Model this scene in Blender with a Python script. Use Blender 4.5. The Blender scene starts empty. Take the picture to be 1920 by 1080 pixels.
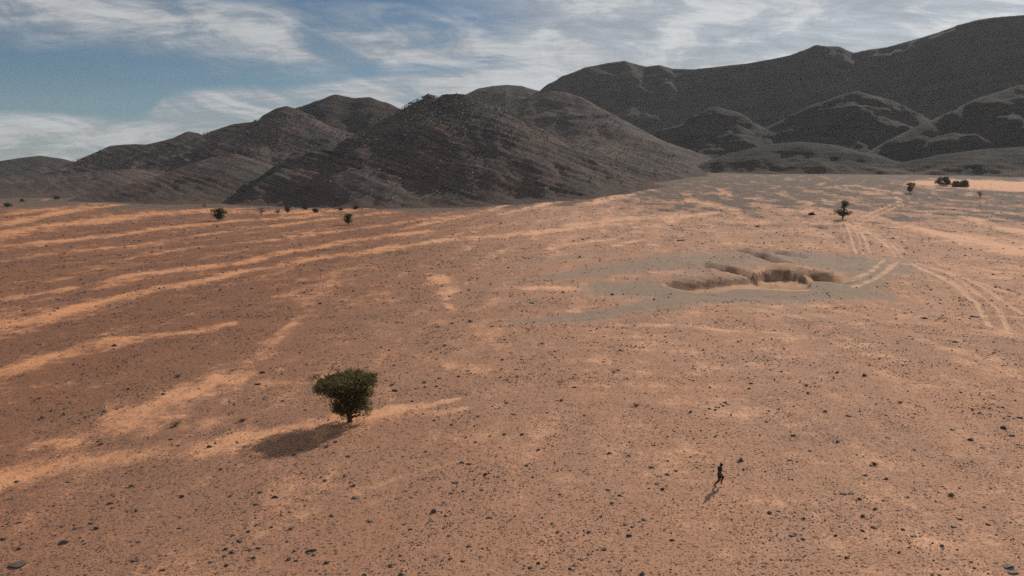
import bpy, bmesh, math, random, zlib
import numpy as np
from mathutils import Vector, Matrix

S = bpy.context.scene
COL = S.collection
R = math.radians
# ------------------------------------------------------------------ camera, sky, sun, exposure
CAM_H = 22.8
PITCH = R(9.0)
FPX = 1400.0                       # focal length in pixels of the 1920 wide photograph
cd = bpy.data.cameras.new('camera')
cam = bpy.data.objects.new('camera', cd)
COL.objects.link(cam)
cam.location = (0, 0, CAM_H)
cam.rotation_euler = (math.pi / 2 - PITCH, 0, 0)
cd.sensor_width = 36.0
cd.lens = 36.0 * FPX / 1920.0
cd.clip_start = 0.5
cd.clip_end = 20000
S.camera = cam

SUN_AZ, SUN_EL = R(35), R(29)
S.view_settings.view_transform = 'Standard'
S.view_settings.look = 'None'
S.view_settings.gamma = 1.0
S.view_settings.use_curve_mapping = False
S.view_settings.exposure = 0.0
S.cycles.use_denoising = False
S.cycles.max_bounces = 5
S.cycles.diffuse_bounces = 3
S.cycles.transparent_max_bounces = 4
S.cycles.volume_bounces = 0

sl = bpy.data.lights.new('sun', 'SUN')
sl.energy = 5.0
sl.angle = R(0.55)
sl.color = (1.0, 0.92, 0.82)
sun = bpy.data.objects.new('sun', sl)
COL.objects.link(sun)
sdir = Vector((math.sin(SUN_AZ) * math.cos(SUN_EL), math.cos(SUN_AZ) * math.cos(SUN_EL), math.sin(SUN_EL)))
sun.rotation_euler = sdir.to_track_quat('Z', 'Y').to_euler()
sun.location = (60, 90, 80)


class NT:
    """small node-tree writer"""
    def __init__(self, nt):
        self.nt = nt

    def node(self, t, **kw):
        n = self.nt.nodes.new(t)
        for k, v in kw.items():
            setattr(n, k, v)
        return n

    def put(self, sock, v):
        if v is None:
            return
        if isinstance(v, bpy.types.NodeSocket):
            self.nt.links.new(v, sock)
        else:
            if hasattr(sock, 'default_value'):
                if sock.type == 'RGBA' and len(v) == 3:
                    v = (*v, 1.0)
                sock.default_value = v

    def m(self, op, a, b=None, c=None, clamp=False):
        n = self.node('ShaderNodeMath', operation=op, use_clamp=clamp)
        for i, v in enumerate((a, b, c)):
            self.put(n.inputs[i], v)
        return n.outputs[0]

    def ss(self, v, lo, hi, a=0.0, b=1.0):
        n = self.node('ShaderNodeMapRange', interpolation_type='SMOOTHSTEP')
        self.put(n.inputs[0], v)
        for i, q in enumerate((lo, hi, a, b)):
            self.put(n.inputs[1 + i], q)
        return n.outputs[0]

    def noise(self, vec, scale, detail=4, rough=0.55, dist=0.0, dims='3D'):
        n = self.node('ShaderNodeTexNoise', noise_dimensions=dims)
        self.put(n.inputs['Vector'], vec)
        n.inputs['Scale'].default_value = scale
        n.inputs['Detail'].default_value = detail
        n.inputs['Roughness'].default_value = rough
        n.inputs['Distortion'].default_value = dist
        return n.outputs[0]

    def mapping(self, vec, loc=(0, 0, 0), rot=(0, 0, 0), sc=(1, 1, 1)):
        n = self.node('ShaderNodeMapping')
        self.put(n.inputs[0], vec)
        n.inputs[1].default_value = loc
        n.inputs[2].default_value = rot
        n.inputs[3].default_value = sc
        return n.outputs[0]

    def mix(self, f, a, b, mode='MIX'):
        n = self.node('ShaderNodeMix', data_type='RGBA', blend_type=mode)
        self.put(n.inputs[0], f)
        self.put(n.inputs[6], a)
        self.put(n.inputs[7], b)
        return n.outputs[2]

    def attr(self, name):
        return self.node('ShaderNodeAttribute', attribute_name=name).outputs['Fac']

    def xyz(self, x, y, z):
        n = self.node('ShaderNodeCombineXYZ')
        for i, v in enumerate((x, y, z)):
            self.put(n.inputs[i], v)
        return n.outputs[0]

    def bump(self, h, strength, dist, normal=None):
        n = self.node('ShaderNodeBump')
        n.inputs['Strength'].default_value = strength
        n.inputs['Distance'].default_value = dist
        self.put(n.inputs['Height'], h)
        self.put(n.inputs['Normal'], normal)
        return n.outputs[0]


def new_mat(name):
    m = bpy.data.materials.new(name)
    m.use_nodes = True
    t = NT(m.node_tree)
    b = m.node_tree.nodes['Principled BSDF']
    b.inputs['Roughness'].default_value = 0.9
    b.inputs['Specular IOR Level'].default_value = 0.15
    return m, t, b


def build_world():
    w = bpy.data.worlds.new('World')
    S.world = w
    w.use_nodes = True
    t = NT(w.node_tree)
    bg = w.node_tree.nodes['Background']
    sky = t.node('ShaderNodeTexSky', sky_type='NISHITA')
    sky.sun_disc = False
    sky.sun_elevation = SUN_EL
    sky.sun_rotation = SUN_AZ
    sky.altitude = 900
    sky.air_density = 1.0
    sky.dust_density = 0.35
    sky.ozone_density = 1.3
    d = t.node('ShaderNodeTexCoord').outputs['Generated']
    sp = t.node('ShaderNodeSeparateXYZ')
    t.put(sp.inputs[0], d)
    x, y, z = sp.outputs
    az = t.m('MULTIPLY', t.m('ARCTAN2', x, y), 57.2958)          # degrees right of north
    el = t.m('MULTIPLY', t.m('ARCSINE', z), 57.2958)
    # cirrus sheets: streaks laid on a flat layer high above the plain
    zz = t.m('ADD', t.m('MAXIMUM', z, 0.0), 0.16)
    pl = t.xyz(t.m('DIVIDE', x, zz), t.m('DIVIDE', y, zz), 0.0)
    pr = t.mapping(pl, rot=(0, 0, R(62)), sc=(0.55, 1.9, 1))
    n1 = t.noise(pr, 1.6, 8, 0.62, 0.5)
    n2 = t.noise(t.mapping(pl, loc=(3, 1, 0), rot=(0, 0, R(55)), sc=(1.6, 5.5, 1)), 2.6, 7, 0.66, 0.8)
    fine = t.noise(t.xyz(t.m('MULTIPLY', az, 0.20), t.m('ADD', t.m('MULTIPLY', el, 0.62), t.m('MULTIPLY', az, 0.07)), 2.0), 0.8, 8, 0.6, 0.65)
    wob = t.m('MULTIPLY', t.m('SUBTRACT', t.noise(t.xyz(t.m('MULTIPLY', az, 0.1), t.m('MULTIPLY', el, 0.35), 7.0), 1.1, 6, 0.6, 0.4), 0.5), 4.5)
    elw = t.m('ADD', el, wob)
    # thick veil in the half of the sky towards the sun
    veil = t.ss(t.m('ADD', t.m('ADD', az, t.m('MULTIPLY', wob, 2.4)), t.m('MULTIPLY', el, -0.2)), -12, 4)
    # upper band crossing the picture, sinking towards the right
    cen = t.m('SUBTRACT', 10.2, t.m('MULTIPLY', t.m('ADD', az, 34.0), 0.06))
    band = t.ss(t.m('ABSOLUTE', t.m('SUBTRACT', elw, cen)), 3.4, 0.3)
    # low bank: its top edge climbs to the right
    edge = t.node('ShaderNodeFloatCurve')
    t.put(edge.inputs['Value'], t.ss(az, -60, 60))
    edge.inputs['Value'].links[0].from_node.interpolation_type = 'LINEAR'
    cu = edge.mapping.curves[0]
    pts = [(0.0, 0.27), (0.21, 0.26), (0.28, 0.27), (0.30, 0.40), (0.36, 0.46), (0.41, 0.52), (0.51, 0.60), (1.0, 0.60)]
    cu.points[0].location = pts[0]
    cu.points[1].location = pts[-1]
    for q in pts[1:-1]:
        cu.points.new(*q)
    edge.mapping.update()
    low = t.ss(t.m('SUBTRACT', t.m('MULTIPLY', edge.outputs[0], 13.0), t.m('ADD', el, t.m('MULTIPLY', wob, 0.28))), -0.25, 0.7)
    high = t.ss(el, 14, 26)                                      # beyond the frame: broken streaks all over
    cov = t.m('MAXIMUM', t.m('MAXIMUM', t.m('MULTIPLY', band, 0.85), t.m('MULTIPLY', low, 1.0)), t.m('MULTIPLY', veil, 0.95))
    cov = t.m('MAXIMUM', cov, t.m('MULTIPLY', high, 0.72))
    tex = t.m('ADD', t.m('ADD', t.m('MULTIPLY', n1, 0.28), t.m('MULTIPLY', n2, 0.14)), t.m('MULTIPLY', fine, 0.86))
    a = t.m('MULTIPLY', cov, t.ss(tex, 0.44, 0.84, 0.25, 1.45), clamp=True)
    a = t.m('MAXIMUM', a, t.m('MULTIPLY', t.m('MAXIMUM', t.m('MULTIPLY', veil, 0.72), t.m('MULTIPLY', low, 0.5)), t.ss(tex, 0.3, 0.6, 0.75, 1.1)))
    shade = t.ss(t.m('ADD', t.m('MULTIPLY', fine, 0.65), t.m('MULTIPLY', n2, 0.35)), 0.36, 0.66, 0.70, 1.16)
    glow = t.ss(az, -20, 35, 0.82, 1.15)
    cc = t.mix(1.0, (5.3, 5.5, 5.7), t.m('MULTIPLY', shade, glow), 'MULTIPLY')
    tint = t.mix(1.0, sky.outputs[0], (0.255, 0.365, 0.435), 'MULTIPLY')
    t.put(bg.inputs[0], t.mix(a, tint, cc))
    bg.inputs[1].default_value = 0.1


build_world()

# ------------------------------------------------------------------ numpy noise
_rs = np.random.RandomState(11)
_perm = _rs.permutation(4096)
_ga = _rs.rand(4096) * 2 * math.pi
_GX, _GY = np.cos(_ga), np.sin(_ga)


def perlin(x, y, seed=0):
    x = np.asarray(x, float); y = np.asarray(y, float)
    xi = np.floor(x).astype(np.int64); yi = np.floor(y).astype(np.int64)
    fx = x - xi; fy = y - yi
    u = fx * fx * fx * (fx * (fx * 6 - 15) + 10)
    v = fy * fy * fy * (fy * (fy * 6 - 15) + 10)

    def g(ix, iy, dx, dy):
        h = _perm[(_perm[(ix + seed * 131) & 4095] + iy) & 4095]
        return _GX[h] * dx + _GY[h] * dy
    a = g(xi, yi, fx, fy); b = g(xi + 1, yi, fx - 1, fy)
    c = g(xi, yi + 1, fx, fy - 1); d = g(xi + 1, yi + 1, fx - 1, fy - 1)
    return ((a + (b - a) * u) * (1 - v) + (c + (d - c) * u) * v) * 1.5


def fbm(x, y, o=4, seed=0, gain=0.5):
    s = 0; a = 1.0; n = 0
    for i in range(o):
        s = s + a * perlin(x * 2 ** i + 17.3 * i, y * 2 ** i - 9.1 * i, seed + i); n += a; a *= gain
    return s / n


def ridged(x, y, o=4, seed=0, gain=0.5):
    s = 0; a = 1.0; n = 0
    for i in range(o):
        s = s + a * (1 - 2 * np.abs(perlin(x * 2 ** i + 5.3 * i, y * 2 ** i + 3.7 * i, seed + i))); n += a; a *= gain
    return s / n


def sstep(v, a, b):
    t = np.clip((v - a) / (b - a), 0, 1)
    return t * t * (3 - 2 * t)


# ------------------------------------------------------------------ the plain: large shape, pixel -> ground point
def G0(x, y):
    t = x / np.maximum(y, 30.0)
    r = 20.0 * sstep(y, 200, 900) * sstep(t, -0.15, 0.3) * (1 - sstep(np.hypot(x, y), 2600, 4200))
    return r


def at(px, py, extra=0.0):
    """ground point seen at a pixel of the photograph"""
    u = (px - 960.0) / FPX
    v = (540.0 - py) / FPX
    d = np.array([u, math.cos(PITCH) + v * math.sin(PITCH), -math.sin(PITCH) + v * math.cos(PITCH)])
    k = 20.0
    for _ in range(4000):
        p = d * k
        h = CAM_H + p[2] - float(G0(p[0], p[1])) - extra
        if h <= 0.002 or k > 6000:
            break
        k += max(h * 0.6, 0.002)
    return np.array([d[0] * k, d[1] * k])


def far_pt(px, py, dist):
    """point at forward distance dist seen at a pixel"""
    u = (px - 960.0) / FPX
    v = (540.0 - py) / FPX
    d = np.array([u, math.cos(PITCH) + v * math.sin(PITCH), -math.sin(PITCH) + v * math.cos(PITCH)])
    k = dist / d[1]
    return np.array([d[0] * k, dist, CAM_H + d[2] * k])


class Strokes:
    """set of soft ribbons on the ground, given as (pixel points, half width in pixels, strength)"""
    def __init__(self, lst, soft=0.5):
        self.segs = []
        for pts, hw, st in lst:
            n = len(pts)
            hws = hw if isinstance(hw, (list, tuple)) else [hw] * n
            P = [at(*p) for p in pts]
            W = []
            for i, p in enumerate(pts):
                a = pts[max(i - 1, 0)]; b = pts[min(i + 1, n - 1)]
                tx, ty = b[0] - a[0], b[1] - a[1]
                l = math.hypot(tx, ty) or 1
                nx, ny = -ty / l * hws[i], tx / l * hws[i]
                A = at(p[0] + nx, p[1] + ny); B = at(p[0] - nx, p[1] - ny)
                T = P[min(i + 1, n - 1)] - P[max(i - 1, 0)]
                T = T / (np.hypot(*T) or 1)
                D = A - B
                W.append(max(0.5 * abs(D[0] * -T[1] + D[1] * T[0]), 0.08))
            for i in range(n - 1):
                self.segs.append((P[i], P[i + 1], W[i], W[i + 1], st))
        self.soft = soft

    def eval(self, x, y, out=None, wn=None):
        v = np.zeros_like(x) if out is None else out
        for a, b, wa, wb, st in self.segs:
            m = max(wa, wb) * 2.2
            lo = np.minimum(a, b) - m; hi = np.maximum(a, b) + m
            idx = np.nonzero((x > lo[0]) & (x < hi[0]) & (y > lo[1]) & (y < hi[1]))[0]
            if not len(idx):
                continue
            px, py = x[idx], y[idx]
            d = b - a; L2 = d @ d
            t = np.clip(((px - a[0]) * d[0] + (py - a[1]) * d[1]) / L2, 0, 1)
            r = np.hypot(px - a[0] - t * d[0], py - a[1] - t * d[1]) / (wa + (wb - wa) * t)
            if wn is not None:
                r = r * (1 + wn[idx])
            q = st * (1 - sstep(r, 1 - self.soft, 1 + self.soft))
            v[idx] = np.maximum(v[idx], q)
        return v


SAND = Strokes([
    # long streaks across the plain on the left
    ([(-120, 724), (0, 699), (74, 682), (148, 662), (222, 643), (296, 632), (360, 624), (430, 610)], [15, 14, 13, 12, 10, 6, 4, 3], 0.85),
    ([(-120, 650), (0, 623), (56, 606), (111, 590), (156, 574), (207, 562), (259, 549), (315, 538), (370, 530), (407, 521), (444, 510), (518, 498), (593, 484), (690, 472), (770, 459), (850, 448), (973, 438), (1080, 428), (1173, 419)],
     [16, 14, 15, 14, 10, 8, 7, 6, 6, 6, 6, 5, 5, 4.5, 4, 4, 4, 4, 3], 1.0),
    ([(-100, 572), (0, 562), (74, 552), (148, 538), (204, 525), (259, 514), (333, 506), (393, 497), (463, 490), (518, 475), (593, 464), (640, 454), (720, 444), (800, 432)], [6, 5, 5, 5, 5, 5, 5, 5, 5, 4, 4, 4, 3, 3], 0.9),
    ([(-60, 446), (0, 440), (74, 428), (148, 419), (222, 408), (333, 397), (420, 392)], [8, 8, 7, 7, 6, 4, 3], 1.0),
    ([(0, 460), (111, 451), (222, 440), (296, 430), (407, 417), (518, 411), (600, 404)], 3.2, 0.95),
    ([(0, 424), (55, 410), (130, 396), (180, 388), (260, 380)], [7, 6, 5, 3, 2], 1.0),
    ([(0, 404), (60, 396), (130, 388), (200, 380)], 4, 0.8),
    ([(0, 492), (74, 480), (185, 467), (296, 456), (370, 443), (481, 428), (640, 408), (730, 398)], 3.2, 0.8),
    ([(200, 492), (330, 470), (420, 461), (520, 450), (640, 432), (760, 416), (850, 404)], 3, 0.8),
    ([(330, 402), (400, 396), (480, 398), (560, 401), (640, 394), (720, 389), (820, 384)], [3, 4, 3.5, 4, 3, 3, 2], 0.8),
    ([(570, 399), (600, 396), (625, 397)], [3, 5, 2], 1.0),
    ([(250, 372), (300, 369), (345, 366)], 1.6, 0.8), ([(420, 385), (450, 379), (480, 376)], 1.7, 0.7),
    ([(82, 376), (95, 371), (120, 363), (155, 356)], [3, 2.5, 2, 1.4], 1.0), ([(174, 333), (182, 330)], [3, 2], 0.9),
    # broad sandy ground around the acacia
    ([(-100, 915), (0, 893), (100, 876), (230, 856), (400, 832), (480, 820), (540, 808), (640, 786), (700, 778), (760, 764), (860, 748)], [30, 26, 24, 22, 20, 16, 14, 12, 12, 9, 5], 0.85),
    ([(120, 830), (240, 790), (320, 752), (400, 712), (470, 676), (520, 640), (556, 598)], [22, 28, 32, 30, 24, 16, 8], 0.75),
    ([(0, 850), (140, 830), (260, 810)], [20, 24, 20], 0.55),
    ([(640, 800), (720, 782), (800, 772), (880, 764)], [10, 15, 10, 4], 0.6),
    ([(330, 735), (400, 740), (480, 720)], [14, 14, 10], 0.6),
    # middle
    ([(815, 513), (838, 535), (830, 560), (845, 578)], [16, 26, 18, 10], 0.7),
    ([(990, 541), (1040, 540), (1083, 542)], [4, 5, 4], 1.0),
    ([(1030, 467), (1080, 459), (1140, 452)], [4, 6, 3], 1.0),
    ([(1150, 466), (1200, 453)], [5, 4], 0.95),
    ([(755, 429), (845, 409), (906, 399), (958, 380)], 3.6, 0.9),
    ([(946, 402), (1007, 386), (1068, 373), (1110, 368)], 4, 0.9),
    ([(860, 430), (966, 420), (1068, 408), (1150, 398), (1240, 388)], 3, 0.6),
    ([(1068, 425), (1150, 411), (1271, 407), (1340, 398)], [4, 6, 5, 3], 0.9),
    ([(1109, 382), (1170, 364), (1218, 354)], [5, 6, 4], 1.0), ([(1121, 402), (1160, 386)], [5, 4], 0.7),
    ([(1200, 428), (1240, 419), (1285, 408)], [7, 7, 4], 0.8),
    ([(1295, 375), (1338, 385), (1378, 393)], 4, 0.85), ([(1342, 352), (1370, 367)], 3, 0.8),
    ([(1330, 412), (1400, 417), (1470, 414), (1560, 418)], [4, 8, 7, 5], 0.6),
    ([(1380, 438), (1460, 432), (1560, 434)], [5, 6, 4], 0.55),
    ([(1480, 394), (1560, 400), (1600, 404)], [4, 9, 5], 0.7), ([(1540, 372), (1560, 386)], [6, 6], 0.7),
    ([(1600, 348), (1640, 354), (1680, 362)], 2.5, 0.8), ([(1520, 345), (1580, 356), (1640, 364)], 2.4, 0.6),
    # right
    ([(1620, 404), (1659, 411), (1754, 435), (1833, 452), (1892, 466), (1980, 488)], [3, 4, 8, 20, 18, 16], 1.0),
    ([(1813, 407), (1873, 425), (1960, 446)], [5, 8, 8], 0.85),
    ([(1700, 400), (1760, 396), (1720, 408)], [3, 3, 3], 0.6), ([(1690, 345), (1760, 356), (1850, 366)], 2.0, 0.6),
    ([(1800, 476), (1860, 500), (1960, 520)], [12, 14, 14], 0.6),
    ([(1600, 560), (1680, 585), (1760, 620)], [14, 22, 16], 0.5),
    ([(1420, 570), (1500, 572), (1560, 562)], [8, 12, 8], 0.5),
    ([(1140, 607), (1280, 612), (1380, 622)], [4, 5, 3], 0.8), ([(980, 650), (1160, 655), (1320, 662)], 4, 0.5),
    ([(640, 640), (760, 660), (900, 700)], [14, 20, 18], 0.45),
    ([(1640, 690), (1690, 740), (1700, 800)], [18, 34, 20], 0.5),
    ([(1780, 660), (1860, 690), (1960, 720)], [10, 14, 14], 0.6),
    ([(1760, 790), (1860, 860), (1960, 960)], [20, 60, 60], 0.55),
    ([(1780, 940), (1860, 1000), (1960, 1060)], [20, 30, 30], 0.5),
    ([(900, 730), (1100, 742), (1300, 760)], [8, 14, 8], 0.5),
    ([(1380, 640), (1500, 668), (1640, 700)], [10, 16, 10], 0.4),
    # bright dry pan at the foot of the hills on the far right
    ([(1830, 345), (1880, 347), (1960, 350), (2060, 354)], [5, 7, 9, 9], 1.0),
], 0.95)
RUTS = Strokes([
    ([(1120, 588), (1200, 566), (1290, 552), (1400, 556), (1500, 560)], 0.9, 1.0), ([(1060, 596), (1180, 582), (1320, 566), (1420, 566)], 0.9, 1.0), ([(1085, 560), (1088, 548), (1105, 538), (1130, 530)], 0.9, 0.8),
    ([(1100, 574), (1135, 560), (1130, 546), (1150, 534)], 0.9, 0.8), ([(1190, 545), (1215, 540), (1200, 528), (1215, 520)], 0.9, 0.8), ([(1040, 604), (1160, 594), (1300, 578), (1400, 573)], 0.9, 0.9),
    ([(1180, 510), (1240, 497), (1300, 490)], 0.9, 0.7), ([(1430, 560), (1540, 556), (1610, 536), (1650, 516)], 1.0, 0.9), ([(1420, 552), (1530, 548), (1590, 532)], 0.9, 0.8), ([(1290, 505), (1330, 490), (1345, 482)], 1.0, 0.7),
    ([(1360, 478), (1440, 500), (1500, 512)], 1.0, 0.8), ([(1480, 480), (1540, 486), (1600, 500)], 0.9, 0.6), ([(700, 599), (860, 600), (1000, 604)], 0.8, 0.7), ([(1440, 578), (1540, 600), (1640, 640)], 1.0, 0.7), ([(1560, 556), (1640, 596), (1760, 640)], 1.2, 0.7)], 0.7)
TRACK = Strokes([
    ([(1576, 420), (1582, 440), (1592, 474)], 2.2, 0.6), ([(1620, 424), (1660, 440), (1690, 462), (1704, 480)], 1.8, 0.55), ([(1700, 494), (1770, 520), (1850, 560), (1930, 618)], 2.4, 0.6), ([(1730, 494), (1800, 514), (1880, 536), (1960, 556)], 2.0, 0.55),
    ([(1650, 520), (1690, 548), (1760, 590), (1800, 640)], 2.5, 0.45), ([(1640, 500), (1690, 492), (1760, 506), (1860, 540), (1960, 580)], 1.8, 0.5), ([(1560, 545), (1620, 560), (1680, 590), (1730, 630)], 2.2, 0.4), ([(1600, 412), (1650, 416), (1720, 426), (1800, 430)], 1.4, 0.45),
    ([(1580, 500), (1620, 492), (1660, 478), (1690, 470)], 1.6, 0.5), ([(1690, 378), (1700, 400), (1740, 440), (1730, 490)], 1.4, 0.35),
    ([(1960, 405), (1920, 403), (1828, 394), (1752, 386), (1719, 381), (1690, 377), (1680, 369), (1672, 363)], [1.2, 1.2, 1.1, 1.1, 1.2, 2, 2, 1.6], 0.8),
    ([(1684, 379), (1656, 390), (1626, 404), (1606, 412), (1584, 416)], 1.4, 1.0),
    ([(1696, 380), (1668, 394), (1636, 409), (1612, 418), (1592, 421)], 1.4, 1.0),
    ([(1586, 418), (1590, 428), (1596, 445), (1606, 475)], 3.0, 0.95), ([(1592, 420), (1603, 430), (1612, 450), (1619, 476)], 2.4, 0.85),
    ([(1598, 421), (1612, 432), (1624, 452), (1632, 475)], 3.0, 0.95),
    ([(1604, 424), (1630, 438), (1656, 453), (1674, 470), (1680, 480)], 2.6, 0.9), ([(1612, 424), (1644, 440), (1670, 455), (1686, 472), (1692, 482)], 2.4, 0.8),
    ([(1662, 484), (1647, 494), (1641, 505), (1620, 517), (1590, 526)], [2, 3.5, 4, 4, 3], 1.0), ([(1690, 486), (1674, 498), (1662, 510), (1638, 526), (1600, 538)], [2, 4, 4, 4, 3], 1.0),
    ([(1700, 486), (1726, 502), (1793, 534), (1833, 568), (1857, 612)], [2, 3, 4, 5, 6], 0.95),
    ([(1716, 490), (1746, 502), (1833, 530), (1920, 556), (1980, 574)], [2, 2.6, 3, 4, 4], 0.85),
    ([(1780, 514), (1813, 534), (1873, 577), (1894, 626)], [2, 3.2, 4, 5], 0.9), ([(1800, 518), (1849, 541), (1920, 588), (1990, 630)], [2, 3, 4, 5], 0.8),
    ([(1654, 560), (1690, 588), (1750, 612)], [2.5, 3, 3], 0.5),
    ([(1690, 374), (1640, 362), (1590, 352), (1540, 344)], [1.3, 1.1, 1, 1], 0.6),
    ([(300, 1096), (350, 1070), (470, 1010), (640, 932), (760, 890), (860, 866)], [9, 9, 8, 7, 5, 3], 0.5),
    ([(400, 1100), (500, 1046), (580, 1000), (700, 940), (800, 905)], [9, 9, 8, 7, 5], 0.42),
], 0.55)
PAN = Strokes([([(1822, 346), (1850, 346), (1890, 348), (1960, 351), (2060, 355)], [4, 7, 8, 9, 9], 1.0)], 0.3)
GREY = Strokes([
    ([(960, 601), (1010, 600), (1080, 594), (1160, 582), (1240, 566), (1320, 556)], [3, 6, 9, 13, 16, 18], 0.8),
    ([(920, 508), (1000, 494), (1090, 480), (1160, 474)], [4, 7, 8, 4], 0.55),
    ([(1040, 520), (1180, 503), (1290, 496), (1400, 488), (1500, 494)], [8, 18, 24, 18, 12], 0.7),
    ([(1180, 540), (1330, 542), (1480, 538), (1600, 528), (1655, 512)], [14, 24, 27, 18, 8], 0.95),
    ([(1440, 488), (1540, 490), (1620, 505)], [12, 20, 16], 0.9),
    ([(1400, 570), (1520, 590), (1600, 620), (1680, 650)], [7, 6, 5, 4], 0.5),
    ([(1640, 484), (1700, 480), (1760, 500), (1850, 516)], [8, 10, 8, 8], 0.35),
], 0.95)

# --- the dug pit, in metres, with its own axes
P2 = np.array([*at(1455, 529)]); P1 = np.array([*at(1304, 537)]); PS = at(1380, 533)
P2Y = 0.5 * (at(1455, 512)[1] + at(1455, 546)[1]); P1Y = 0.5 * (at(1304, 526)[1] + at(1304, 546)[1])
PE = at(1545, 524); LIP = at(1482, 506); GUL = [[at(1385, 473), at(1425, 484), at(1470, 499)], [at(1328, 504), at(1368, 510), at(1408, 518)], [at(1500, 514), at(1540, 520), at(1574, 529)], [at(1430, 474), at(1470, 480), at(1500, 483)]]


def _edge(pts):
    P = np.array([at(*p) for p in pts])
    return np.stack([P[:, 0] / P[:, 1], P[:, 1]], 1)


PIT_F = _edge([(1234, 530), (1262, 528), (1290, 527), (1318, 526), (1345, 525), (1372, 524), (1398, 521), (1416, 515), (1430, 511), (1450, 510), (1470, 510), (1490, 513), (1506, 517), (1522, 526)])
PIT_N = _edge([(1234, 533), (1255, 539), (1275, 544), (1310, 547), (1345, 546), (1375, 541), (1400, 541), (1440, 544), (1480, 546), (1522, 545)])
PIT_D = PIT_F.copy()
PIT_D[:, 1] = [0.5, 1.0, 1.5, 1.6, 1.2, 0.8, 1.2, 1.8, 2.2, 2.2, 2.1, 1.9, 1.5, 0.8]


def pit_shape(x, y):
    """(depth offset, inside mask)"""
    u = x / np.maximum(y, 1.0)
    rag = 1.3 * fbm(x / 5.0, y / 9, 4, 40, 0.45)
    yf = np.interp(u, PIT_F[:, 0], PIT_F[:, 1]) + rag * 0.9
    yn = np.interp(u, PIT_N[:, 0], PIT_N[:, 1]) + 0.8 * fbm(x / 4, y / 9, 3, 41)
    D = np.interp(u, PIT_D[:, 0], PIT_D[:, 1]) * (1 + 0.35 * fbm(x / 6, y / 6, 2, 42))
    L = np.maximum(yf - yn, 0.5)
    q = yf - y
    endw = sstep(u, PIT_F[0, 0], PIT_F[0, 0] + 0.02) * (1 - sstep(u, PIT_F[-1, 0] - 0.006, PIT_F[-1, 0] + 0.001))
    wall = 0.75 * sstep(q, 0.0, 1.5 + 0.5 * rag) + 0.25 * sstep(q, 1.2, 3.0)
    h = -D * wall * (1 - sstep(q, L * 0.5, L)) * endw
    h = np.where((q > 0) & (q < L), h, 0.0)
    # loose lumps fallen to the foot of the cut
    h = h + 0.28 * np.maximum(fbm(x / 0.9, y / 1.2, 2, 44), 0) * ((q > 1.0) & (q < 4.5)) * endw
    m = sstep(q, -0.3, 0.5) * (1 - sstep(q, L - 1.0, L + 0.6)) * endw
    far = np.hypot((x - PE[0]) / 8.5, (y - PE[1] - 1) / 5.0) + 0.3 * fbm(x / 5, y / 5, 2, 43)
    h = np.minimum(h, -0.9 * (1 - sstep(far, 0.45, 1.0)))
    m = np.maximum(m, 1 - sstep(far, 0.8, 1.05))
    # spoil thrown up behind the far edge and a few shallow scrapes
    h = h + 0.9 * np.exp(-(((x - LIP[0]) / 4.2) ** 2 + ((y - LIP[1] - 2) / 4.0) ** 2)) * (1 - m)
    h = h + 0.35 * np.exp(-(((x - P1[0] - 3) / 8) ** 2 + ((y - P1Y - 12) / 4.0) ** 2)) * (1 - m)
    cut = sstep(q, -0.1, 0.4) * (1 - sstep(q, 2.2, 4.2)) * endw  # where the far wall's shade is painted into the ground colour
    for line in GUL:
        for p, q in zip(line[:-1], line[1:]):
            d = q - p
            t = np.clip(((x - p[0]) * d[0] + (y - p[1]) * d[1]) / (d @ d), 0, 1)
            sy = y - p[1] - t * d[1]
            r = np.hypot(x - p[0] - t * d[0], sy * 0.6) + 0.8 * fbm(x / 2.5, y / 5, 2, 46)
            h = h - 0.75 * (1 - sstep(r, 0.5, 2.2)) + 0.28 * np.exp(-((r - 3.2) / 1.3) ** 2) * (sy > 0)
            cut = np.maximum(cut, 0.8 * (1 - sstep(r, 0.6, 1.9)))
    return h, m, cut


WIND = R(14)


def ground_h(x, y, detail=True, masks=None):
    x = np.asarray(x, float); y = np.asarray(y, float)
    r = np.hypot(x, y)
    h = G0(x, y)
    h = h + 0.55 * fbm(x / 70, y / 70, 3, 3) * sstep(r, 20, 120)
    h = h + 0.9 * np.exp(-(((x - 52) / 26) ** 2 + ((y - 205) / 34) ** 2))       # low swell above the pit
    ac = x * math.cos(WIND) - y * math.sin(WIND); al = x * math.sin(WIND) + y * math.cos(WIND)
    h = h + 0.22 * fbm(ac / 7, al / 45, 3, 5) * (1 - 0.5 * sstep(r, 300, 700))
    if detail:
        h = h + 0.045 * fbm(x / 2.2, y / 2.2, 3, 7) + 0.02 * fbm(x / 0.6, y / 0.6, 2, 9) * (1 - sstep(r, 90, 200))
        h = h + 0.30 * np.maximum(fbm(x / 9, y / 14, 3, 19), 0) * sstep(r, 170, 330)
    near = (np.abs(x - 40) < 60) & (np.abs(y - 155) < 60)
    if near.any():
        hp, _, _ = pit_shape(x[near], y[near])
        h[near] += hp
    if masks is not None:
        h = h - 0.14 * masks['track'] + 0.09 * masks['sand'] - 0.16 * masks['ruts']
    return h


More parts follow.
